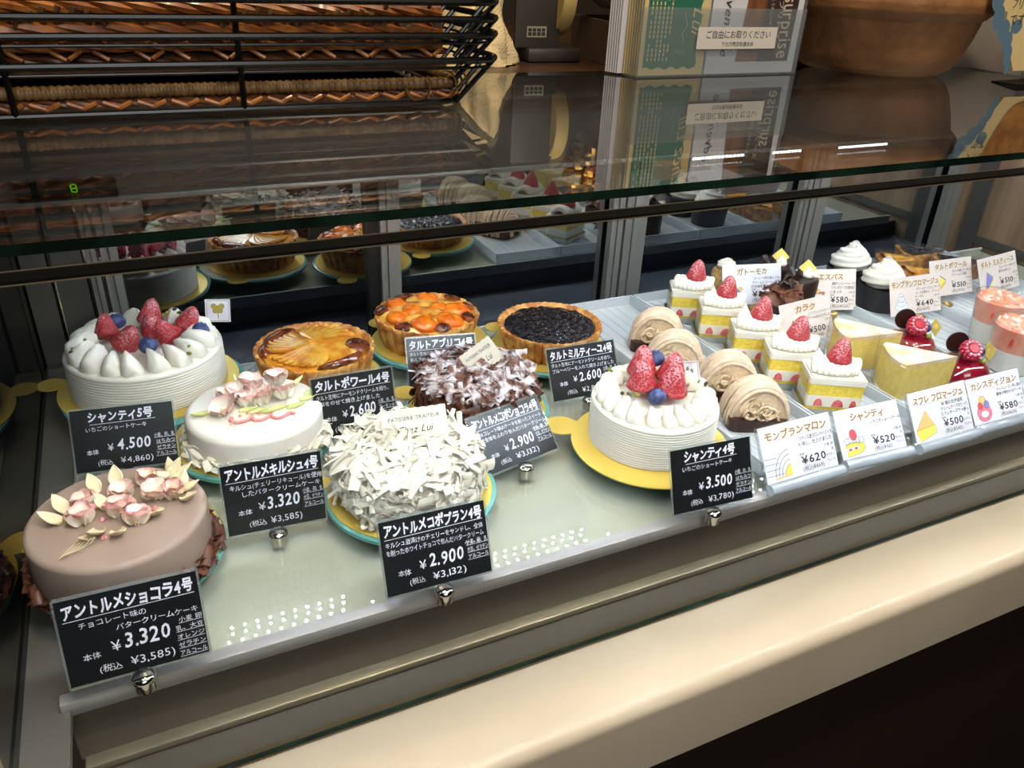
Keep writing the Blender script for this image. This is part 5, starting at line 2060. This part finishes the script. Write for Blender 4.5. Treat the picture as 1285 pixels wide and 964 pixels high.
# ------------------------------------------------------------------ on the glass top
ZG = 0.3091
WIRE = mat('black_coated_wire', (7, 7, 8), 0.26, spec=0.45)
WICK = mat('golden_wicker', (190, 118, 48), 0.35, col2=(140, 78, 30), nscale=70, stretch=(1, .25, 1), coat=.15)
WICKD = mat('dark_wicker', (122, 74, 36), 0.4, col2=(84, 48, 24), nscale=70)
WICKR = mat('rope_wicker', (150, 116, 70), 0.4, col2=(116, 84, 46), nscale=120)


def wring(bm, x0, x1, y0, y1, z, r, rad=0.03):
    P = rrect(x0, x1, y0, y1, rad, 8)
    tube(bm, [(x, y, z) for x, y in P], r, 8, closed=True)


def wire_basket(zb, label, low=False, dx=0.0, dy=0.0):
    """flared wire basket: thick rim, thin lower ring, foot ring and slanting posts"""
    t = thing('wire_basket', label, 'basket', (dx, dy, zb), group='nested black wire baskets')
    X0, X1, Y0, Y1 = -0.330, 0.262, 0.212, 0.455
    fl, H = 0.030, 0.0335
    bm = bmesh.new()
    wring(bm, X0-fl, X1+fl, Y0-.004, Y1+fl*.6, H, 0.0026)
    obj('rim', bm, WIRE, t)
    bm = bmesh.new()
    if zb < ZG+.02:
        wring(bm, X0-fl*.85, X1+fl*.85, Y0-.003, Y1+fl*.5, H-.0055, 0.0011)
    if low:
        wring(bm, X0, X1, Y0, Y1, 0.0024, 0.0022)
    else:
        wring(bm, X0+.03, X1-.03, Y0+.05, Y1-.03, 0.0024, 0.0018)
    obj('lower_ring', bm, WIRE, t)
    bm = bmesh.new()
    for k in range(5):
        y = Y0+.06+(Y1-Y0-.1)*(k+.5)/5
        tube(bm, [(X0+.03, y, .0024), (X1-.03, y, .0024)], 0.0009, 6)
    obj('base_wires', bm, WIRE, t)
    posts = [(-.20, 0), (-.06, 0), (.085, 0)]
    for x, _ in posts:
        bm = bmesh.new()
        tube(bm, [(x, Y0, .0024), (x, Y0-.004, H)], .0021, 8)
        obj('post', bm, WIRE, t)
    for (xa, ya, xb, yb) in ((X1-.012, Y0, X1+fl-.004, Y0+.010), (X1, Y0+.035, X1+fl, Y0+.035), (X1, Y0+.11, X1+fl, Y0+.11), (X1, Y0+.19, X1+fl, Y0+.19), (.1, Y1, .1, Y1+fl*.6), (-.1, Y1, -.1, Y1+fl*.6)):
        bm = bmesh.new()
        tube(bm, [(xa, ya, .0024), (xb, yb, H)], .0021, 8)
        obj('post', bm, WIRE, t)


wire_basket(ZG+.0005, 'lowest black wire basket of the stack, standing on the glass top', True)
wire_basket(ZG+.0185, 'second black wire basket from the bottom of the stack')
wire_basket(ZG+.0300, 'third black wire basket from the bottom of the stack')
wire_basket(ZG+.0420, 'topmost black wire basket of the stack, cut by the upper edge of the picture')


def braid(bm, x0, x1, y, z, amp, r, n, per, ph0=0.0):
    for s in range(n):
        pts = []
        N = int((x1-x0)/per*10)
        for k in range(N+1):
            u = k/N
            x = x0+(x1-x0)*u
            a = 2*PI*(x/per)+2*PI*s/n+ph0
            pts.append((x, y-0.004*math.sin(a), z+amp*math.cos(a)))
        tube(bm, pts, r, 6)


def wicker_tray(z, label, style, m, y=0.222, x1=0.252):
    t = thing('wicker_tray', label, 'basket', (0, 0, z), group='wicker trays inside the wire baskets')
    X0 = -0.32
    Y1 = 0.45
    bm = bmesh.new()
    box(bm, X0, x1-.004, y+.006, Y1, 0.0, 0.0030)
    n = 26
    for k in range(n):
        yy = y+.01+(Y1-y-.015)*k/n
        tube(bm, [(X0+(x1-.006-X0)*i/40, yy, .0036+.0011*(-1)**(i+k)) for i in range(41)], .0022, 5)
    obj('woven_floor', bm, WICKD, t)
    bm = bmesh.new()
    if style == 'rope':
        N = 118
        pts, rr = [], []
        for k in range(N*6+1):
            u = k/(N*6)
            pts.append((X0+(x1-X0)*u, y, .0120))
        tube(bm, pts, .0050, 12, rf=lambda u: 1-.16*abs(math.cos(PI*N*u))**3)
        pts = [(x1, y+(Y1-y)*k/300, .0120) for k in range(301)]
        tube(bm, pts, .0050, 10, rf=lambda u: 1-.16*abs(math.cos(PI*50*u))**3)
        obj('wrapped_rim', bm, WICKR, t)
        bm = bmesh.new()
        braid(bm, X0, x1, y+.001, .0040, .0020, .0019, 4, .060)
        obj('braided_foot', bm, WICKD, t)
        bm = bmesh.new()
        rg2 = random.Random(5)
        for k in range(26):
            x = X0+(x1-X0)*(k+.5)/26
            tube(bm, [(x-.006, y-.004, .0055), (x+.004, y-.006, .0020)], .0017, 7)
            tube(bm, [(x+.012, y-.004, .0055), (x+.003, y-.006, .0020)], .0017, 7)
        obj('stake_ends', bm, WICK, t)
        # loose peeled ends at the right corner
        for k, (cx, rad, a0, a1, yy) in enumerate([(x1-.034, .0110, -2.9, .7, y-.010), (x1-.010, .0100, -1.9, 2.5, y-.008), (x1-.002, .0088, -2.1, 2.7, y-.003), (x1+.006, .0076, -2.2, 2.3, y+.004)]):
            bm = bmesh.new()
            rows = []
            dx_, dy_ = .80, -.60
            for i in range(20):
                a = a0+(a1-a0)*i/19
                p = Vector((cx+dx_*rad*math.cos(a), yy+dy_*rad*math.cos(a)*.5, .0120+rad*math.sin(a)))
                wv = Vector((.0022, .0026, 0))*(1-.5*(i/19)**3)
                rows.append([p-wv, p+Vector((0, 0, .0004)), p+wv])
            V = grid(bm, rows)
            r_ = bmesh.ops.solidify(bm, geom=bm.faces[:], thickness=.0007)
            obj('loose_strip', bm, WICKR, t)
    else:
        amp, r, per = (.0036, .0044, .105) if style == 'bold' else (.0026, .0031, .080)
        braid(bm, X0, x1-.012, y, .0200, amp, r, 4, per, .7)
        obj('braided_rim', bm, m, t)
        bm = bmesh.new()
        for k in range(22):
            x = X0+(x1-.012-X0)*(k+.5)/22
            tube(bm, [(x-.005, y-.003, .0160), (x+.004, y-.006, .0105)], .0016, 7)
            if k % 2:
                tube(bm, [(x+.013, y-.003, .0160), (x+.005, y-.006, .0110)], .0016, 7)
        obj('stake_ends', bm, m, t)
        bm = bmesh.new()
        braid(bm, X0, x1-.016, y+.003, .0085, .0022, .0020, 3, .06)
        obj('braided_foot', bm, WICKD, t)
        # wrapped handles looping up from the rim
        for cx in ((-.145, -.02, .105, .17) if style == 'bold' else (.215,)):
            bm = bmesh.new()
            for k in range(9 if style == 'bold' else 5):
                a = PI*(k+.4)/(9 if style == 'bold' else 5)
                bx, bz = cx-.026*math.cos(a)*(1 if style == 'bold' else .7), .0215+.0105*math.sin(a)
                tube(bm, [(bx-.0016+.003*math.cos(q)*.6, y-.002+.0045*math.sin(q), bz+.0042*math.cos(q)) for q in [2*PI*i/10 for i in range(9)]], .0019, 6)
            obj('wrapped_handle', bm, WICKR, t)


wicker_tray(ZG+.0040, 'lowest wicker tray with a wrapped rope rim and curled loose ends', 'rope', WICKD)
wicker_tray(ZG+.0262, 'wicker tray in the second wire basket, with small stake ends', 'fine', WICK)
wicker_tray(ZG+.0365, 'golden broad-braided wicker tray in the third wire basket', 'bold', WICK)
wicker_tray(ZG+.0490, 'topmost wicker tray at the upper edge of the picture', 'fine', WICK)

# ---- leaflet holder and leaflets
LY = 0.3220
lh = thing('leaflet_holder', 'clear acrylic holder full of leaflets with a white label on its front', 'leaflet holder', (0.600, LY, ZG))
bm = bmesh.new()
box(bm, -.1080, .1080, -.0030, -.0010, .0015, .0670)
obj('front_plate', bm, ACRYL, lh, smooth=False)
bm = bmesh.new()
box(bm, -.1080, .1080, -.0030, .0600, .0, .0015)
obj('base_plate', bm, ACRYL, lh, smooth=False)
for s in (-1, 1):
    bm = bmesh.new()
    x = -.1080 if s < 0 else .1062
    M = Matrix(((0, 0, 1, 0), (1, 0, 0, 0), (0, 1, 0, 0), (0, 0, 0, 1)))
    prism(bm, [(-.003, .0015), (.060, .0015), (.060, .034), (.048, .050), (.040, .120), (-.001, .120), (-.001, .067), (-.003, .067)], x, x+.0018, M=M)
    obj('side_plate', bm, ACRYL, lh, smooth=False)
FM = Matrix(((1, 0, 0, 0), (0, 0, -1, -.0032), (0, 1, 0, 0), (0, 0, 0, 1)))
bm = bmesh.new()
prism(bm, rrect(-.0365, .0700, .0275, .0490, .001, 2), 0, .0003, M=FM)
lb = obj('label', bm, mat('label_paper', (226, 218, 206), .6), lh, smooth=False)
bm = bmesh.new()
write(bm, 'ご自由にお取りください', .0175, .0385, .0088, width=.088, align='C', bold=.004)
write(bm, '下北沢商店街連合会', .0175, .0305, .0050, width=.044, align='C', bold=.004)
bmesh.ops.transform(bm, matrix=FM @ Matrix.Translation((0, 0, .0004)), verts=bm.verts[:])
obj('label_lettering', bm, INKK, lb, smooth=False)
GREEN = mat('leaflet_green', (46, 110, 88), .5)
LCREAM = mat('leaflet_cream', (226, 200, 140), .55)
LWHITE = mat('leaflet_white', (222, 218, 222), .5)
ME_SHEET = None
LBROWN = mat('leaflet_brown', (58, 44, 38), .45)
LPHOTO = mat('leaflet_bread_photo', (150, 98, 60), .5, col2=(96, 56, 32), nscale=40, stretch=(1, 1, .3))
FM2 = Matrix(((1, 0, 0, 0), (0, 0, -1, 0), (0, 1, 0, 0), (0, 0, 0, 1)))


def leaflet(name, label, x, y, w, h, m, group):
    bm = bmesh.new()
    prism(bm, [(-w/2, 0), (w/2, 0), (w/2, h), (-w/2, h)], -.0006, .0, M=FM2)
    o = obj(name, bm, m, None, MT(x, y, ZG+.0020), smooth=False)
    tag(o, label, 'leaflet', group)
    return o


def on_leaf(o, name, bm, m):
    bmesh.ops.transform(bm, matrix=FM2 @ Matrix.Translation((0, 0, .0002)), verts=bm.verts[:])
    obj(name, bm, m, o, smooth=False)


gl = leaflet('green_leaflet', 'front green leaflet with a wavy cream border in the acrylic holder', .5375, LY+.0012, .082, .148, LCREAM, None)
bm = bmesh.new()
pts = []
for k in range(60):
    u = k/59
    pts.append((-.036+.066*u, .0070+.0012*math.sin(u*26)))
for k in range(60):
    u = k/59
    pts.append((.0305+.0012*math.sin(u*40), .0070+.134*u))
pts += [(-.036, .141)]
flat(bm, pts, 0.0)
on_leaf(gl, 'green_field', bm, GREEN)
bm = bmesh.new()
for c in range(6):
    for k in range(26):
        if RNG.random() < .85:
            x = -.031+.0048*c
            stroke(bm, [(x, .014+.0044*k), (x, .0172+.0044*k)], .0016, .0002)
write(bm, 'Chez Lui', .020, .118, .020, rot=-PI/2, shear=.35, z=.0003, bold=.0, width=.080)
stroke(bm, [(.010, .060), (.014, .048), (.009, .040), (.013, .030)], .0006, .0003)
on_leaf(gl, 'lettering', bm, LCREAM)
wl = leaflet('bread_leaflet', 'front white leaflet with a bread photo and the word surprise on brown', .6435, LY+.0012, .124, .150, LWHITE, None)
bm = bmesh.new()
flat(bm, [(-.022, .012), (.010, .012), (.016, .15), (-.010, .15)], 0.0)
on_leaf(wl, 'bread_photo', bm, LPHOTO)
bm = bmesh.new()
flat(bm, [(.008, .012), (.052, .012), (.056, .150), (.012, .150)], 0.0001)
on_leaf(wl, 'brown_field', bm, LBROWN)
bm = bmesh.new()
write(bm, 'surprise', .033, .078, .026, rot=-PI/2+.03, z=.0004, width=.064, bold=.006)
write(bm, 'スープリーズ〜', .026, .094, .0080, rot=-PI/2+.03, z=.0004, width=.070)
write(bm, 'ちょっとうれしいサプライズ', .015, .090, .0050, rot=-PI/2+.03, z=.0004, width=.060)
on_leaf(wl, 'lettering', bm, mat('leaflet_ink_cream', (214, 196, 170), .6))
bm = bmesh.new()
write(bm, 'adventure', -.046, .090, .0150, rot=-PI/2+.03, z=.0004, shear=.3, width=.074, bold=.004)
on_leaf(wl, 'script_lettering', bm, mat('leaflet_ink_dark', (44, 42, 40), .6))
bm = bmesh.new()
prism(bm, [(-.041, 0), (.041, 0), (.041, .148), (-.041, .148)], -.0006, .0, M=FM2)
ME_SHEET = mesh_of(bm, LWHITE, smooth=False, name='white_leaflet')
for k in range(1, 13):
    for (src, x, nm, lab, grp) in ((gl, .5375, 'green_leaflet', 'cream-edged leaflet stacked behind the green front leaflet', 'leaflets behind the green one'),
                                   (wl, .6435, 'bread_leaflet', 'white leaflet stacked behind the bread leaflet', 'leaflets behind the bread one')):
        c = src.copy()
        COL.objects.link(c)
        c.name = nm
        c.location = (x-.0010*k*(1 if src is gl else .2), LY+.0012+.0030*k, ZG+.0020)
        c['label'] = lab
        c['group'] = grp
        if src is gl and k > 6:
            c.data = ME_SHEET
            c.name = 'white_leaflet'
            c.location.x -= .0050
            c['label'] = 'plain white leaflet at the left back of the leaflet holder'
            c['group'] = 'white leaflets at the back of the holder'

# ---- the big brown loaf
bm = bmesh.new()
prL = [(0, .0010), (.060, .0005), (.078, .0022), (.089, .0085), (.096, .019), (.1025, .038), (.1075, .055), (.1085, .0605), (.1130, .0630), (.1200, .070), (.1215, .079), (.117, .094), (.096, .114), (.06, .128), (0, .134)]
dense = []
for k in range(len(prL)-1):
    for s in range(4):
        u = s/4
        dense.append((prL[k][0]*(1-u)+prL[k+1][0]*u, prL[k][1]*(1-u)+prL[k+1][1]*u))
dense.append(prL[-1])
lathe(bm, dense, 110, lambda a, k: 1+.012*math.sin(3*a+1)+.008*math.sin(5*a+.4))
for v in bm.verts:
    n_ = noise.noise(v.co*26)*.0022+noise.noise(v.co*70)*.0008
    if v.co.z > .004:
        v.co += Vector((v.co.x, v.co.y, 0)).normalized()*n_ + Vector((0, 0, n_*.5))
LOAF = mat('brown_bread_crust', (150, 104, 62), .6, col2=(128, 84, 46), nscale=24, bump=.9, bscale=75)
tag(obj('bread_loaf', bm, LOAF, None, MT(.845, .340, ZG), angle=3), 'large round brown bread loaf beside the leaflet holder', 'bread')

# ---- die-cut shop sign and the white box behind it
bm = bmesh.new()
box(bm, 1.010, 1.150, .255, .470, ZG, ZG+.150, bev=.002)
tag(obj('white_box', bm, mat('white_carton', (188, 184, 186), .5)), 'plain white box at the right end of the glass top, behind the bread sign', 'box')
sg = thing('bread_sign', 'die-cut cream sign with a blue lace edge, handwriting and a bread drawing', 'sign', M=MT(.920, .208, ZG+.004, -.06, 0, 0))
SM = Matrix(((1, 0, 0, 0), (0, 0, -1, 0), (0, 1, 0, 0), (0, 0, 0, 1)))
bm = bmesh.new()
prism(bm, [(.004, .010), (.150, .010), (.150, .14), (-.058, .14), (-.056, .075), (-.030, .070), (-.026, .042), (-.010, .030)], -.0008, 0, M=SM)
pn = obj('panel', bm, LCREAM, sg, smooth=False)
SBLUE = mat('sign_blue', (92, 122, 140), .6)
bm = bmesh.new()
z_ = .0001
for (x, y, rx, ry) in [(-.052, .130, .010, .013), (-.050, .108, .011, .014), (-.050, .084, .010, .014), (-.043, .064, .009, .013), (-.030, .052, .010, .011), (-.019, .040, .008, .011), (-.012, .026, .006, .011), (-.008, .014, .004, .008), (-.010, .056, .009, .007)]:
    z_ += .00004
    flat(bm, [(x+rx*math.cos(k*PI/10), y+ry*math.sin(k*PI/10)) for k in range(20)], z_)
bmesh.ops.transform(bm, matrix=SM, verts=bm.verts[:])
obj('lace_border', bm, SBLUE, pn, smooth=False)
bm = bmesh.new()
for i, s in enumerate(('ふわふわの', 'ほんのり', 'もちもち食感', 'ブリオッシュ', 'です')):
    write(bm, s, -.036+.003*i, .122-.016*i, .0125, jit=.4, maxw=.06, z=.0005)
bmesh.ops.transform(bm, matrix=SM, verts=bm.verts[:])
obj('lettering', bm, INKK, pn, smooth=False)
bm = bmesh.new()
flat(bm, [(.044+.042*math.cos(k*PI/16)*(1+.10*math.sin(3*k*PI/16)), .066+.050*math.sin(k*PI/16)) for k in range(32)], .0007)
bmesh.ops.transform(bm, matrix=SM, verts=bm.verts[:])
obj('bread_drawing', bm, mat('drawn_bread', (190, 128, 52), .6, col2=(150, 92, 34), nscale=50), pn, smooth=False)
bm = bmesh.new()
prism(bm, [(-.016, -.022), (.10, -.024), (.10, .030), (.0, .020)], -.0036, -.0020)
obj('base_plate', bm, BLACKP, sg, smooth=False)

# ---- behind: cloth, tape dispenser, carton, plastic bag
ZW = 0.3087
bm = bmesh.new()
CLC = Vector((.372, .462, ZW))


def clfn(v):
    n_ = noise.noise(v*2.3+Vector((3, 1, 0)))*.35+noise.noise(v*6.0)*.10
    p = v*(1+n_)
    z = max(-.02, p.z)
    k = 1.0+0.55*max(0, .35-abs(z))
    return Vector((p.x*k*.036, p.y*k*.034, (z+.02)*.085))


blob(bm, Matrix(), 56, 40, fn=clfn)
tag(obj('kitchen_cloth', bm, mat('cream_towelling', (226, 204, 156), .9, bump=.8, bscale=420), None, Matrix.Translation(CLC), angle=3), 'crumpled cream kitchen cloth between the wire baskets and the tape dispenser', 'cloth')
td = thing('tape_dispenser', 'dark grey desktop tape dispenser with a small label on its side', 'tape dispenser', (.466, .480, ZW), rz=-.08)
DKG = mat('dark_grey_casting', (58, 54, 48), .4)
bm = bmesh.new()
box(bm, -.030, .036, -.030, .060, .0002, .0150, bev=.003)
obj('base', bm, DKG, td)
bm = bmesh.new()
box(bm, -.044, .010, -.022, -.018, .0150, .115, bev=.001)
sp = obj('side_plate', bm, DKG, td)
bm = bmesh.new()
box(bm, -.030, -.006, -.0226, -.0221, .026, .0375)
lbp = obj('maker_plate', bm, mat('plate_grey', (150, 142, 124), .5), sp, smooth=False)
bm = bmesh.new()
for k in range(4):
    box(bm, -.0285+.0055*k, -.0243+.0055*k, -.0230, -.0227, .0280, .0315)
    box(bm, -.0285+.0055*k, -.0243+.0055*k, -.0230, -.0227, .0325, .0355)
obj('plate_marks', bm, mat('plate_ink', (40, 38, 34), .6), lbp, smooth=False)
bm = bmesh.new()
box(bm, .012, .034, .042, .056, .0150, .115, bev=.001)
obj('side_plate', bm, BLACKP, td)
bm = bmesh.new()
Mx = Matrix.Translation((.014, .006, .072)) @ Matrix.Rotation(PI/2, 4, 'Y')
lathe(bm, [(.022, -.008), (.046, -.008), (.047, 0), (.046, .008), (.022, .008)], 48, M=Mx, close=False)
obj('tape_roll', bm, mat('cream_tape', (206, 178, 110), .4), td)
bx = thing('carton_box', 'dark open cardboard carton behind the leaflet holder', 'box', (.563, .455, ZW), rz=-.10)
CART = mat('dark_carton', (96, 78, 62), .7)
bm = bmesh.new()
box(bm, -.040, .060, -.030, -.027, .0002, .046)
box(bm, -.040, .060, .060, .063, .0002, .046)
box(bm, -.043, -.040, -.030, .063, .0002, .046)
box(bm, .060, .063, -.030, .063, .0002, .046)
box(bm, -.040, .060, -.027, .060, .0002, .003)
obj('carton_wall', bm, CART, bx, smooth=False)
bm = bmesh.new()


def bagfn(v):
    n_ = noise.noise(v*2.0+Vector((9, 2, 4)))*.30+noise.noise(v*5.5)*.16
    p = v*(1+n_)
    return Vector((p.x*.052, p.y*.040, p.z*.052))


blob(bm, Matrix(), 48, 32, fn=bagfn)
bag = thing('plastic_bag', 'crinkled plastic bag with a gold packet inside, above the carton', 'bag', (.568, .468, ZW+.098))
obj('bag_film', bm, clear('bag_plastic', (226, 222, 220), .07, .9, .12, haze=.38, hazecol=(170, 160, 150)), bag, angle=.5)
bm = bmesh.new()


def gfn(v):
    n_ = noise.noise(v*3.2+Vector((1, 7, 2)))*.28+noise.noise(v*8)*.16
    p = v*(1+n_)
    return Vector((p.x*.042, p.y*.028, p.z*.034))


blob(bm, Matrix(), 44, 30, fn=gfn)
obj('gold_packet', bm, mat('gold_foil_wrap', (226, 182, 92), .25, metal=1.0), bag, Matrix.Translation((-.030, -.010, .030)), angle=.3)
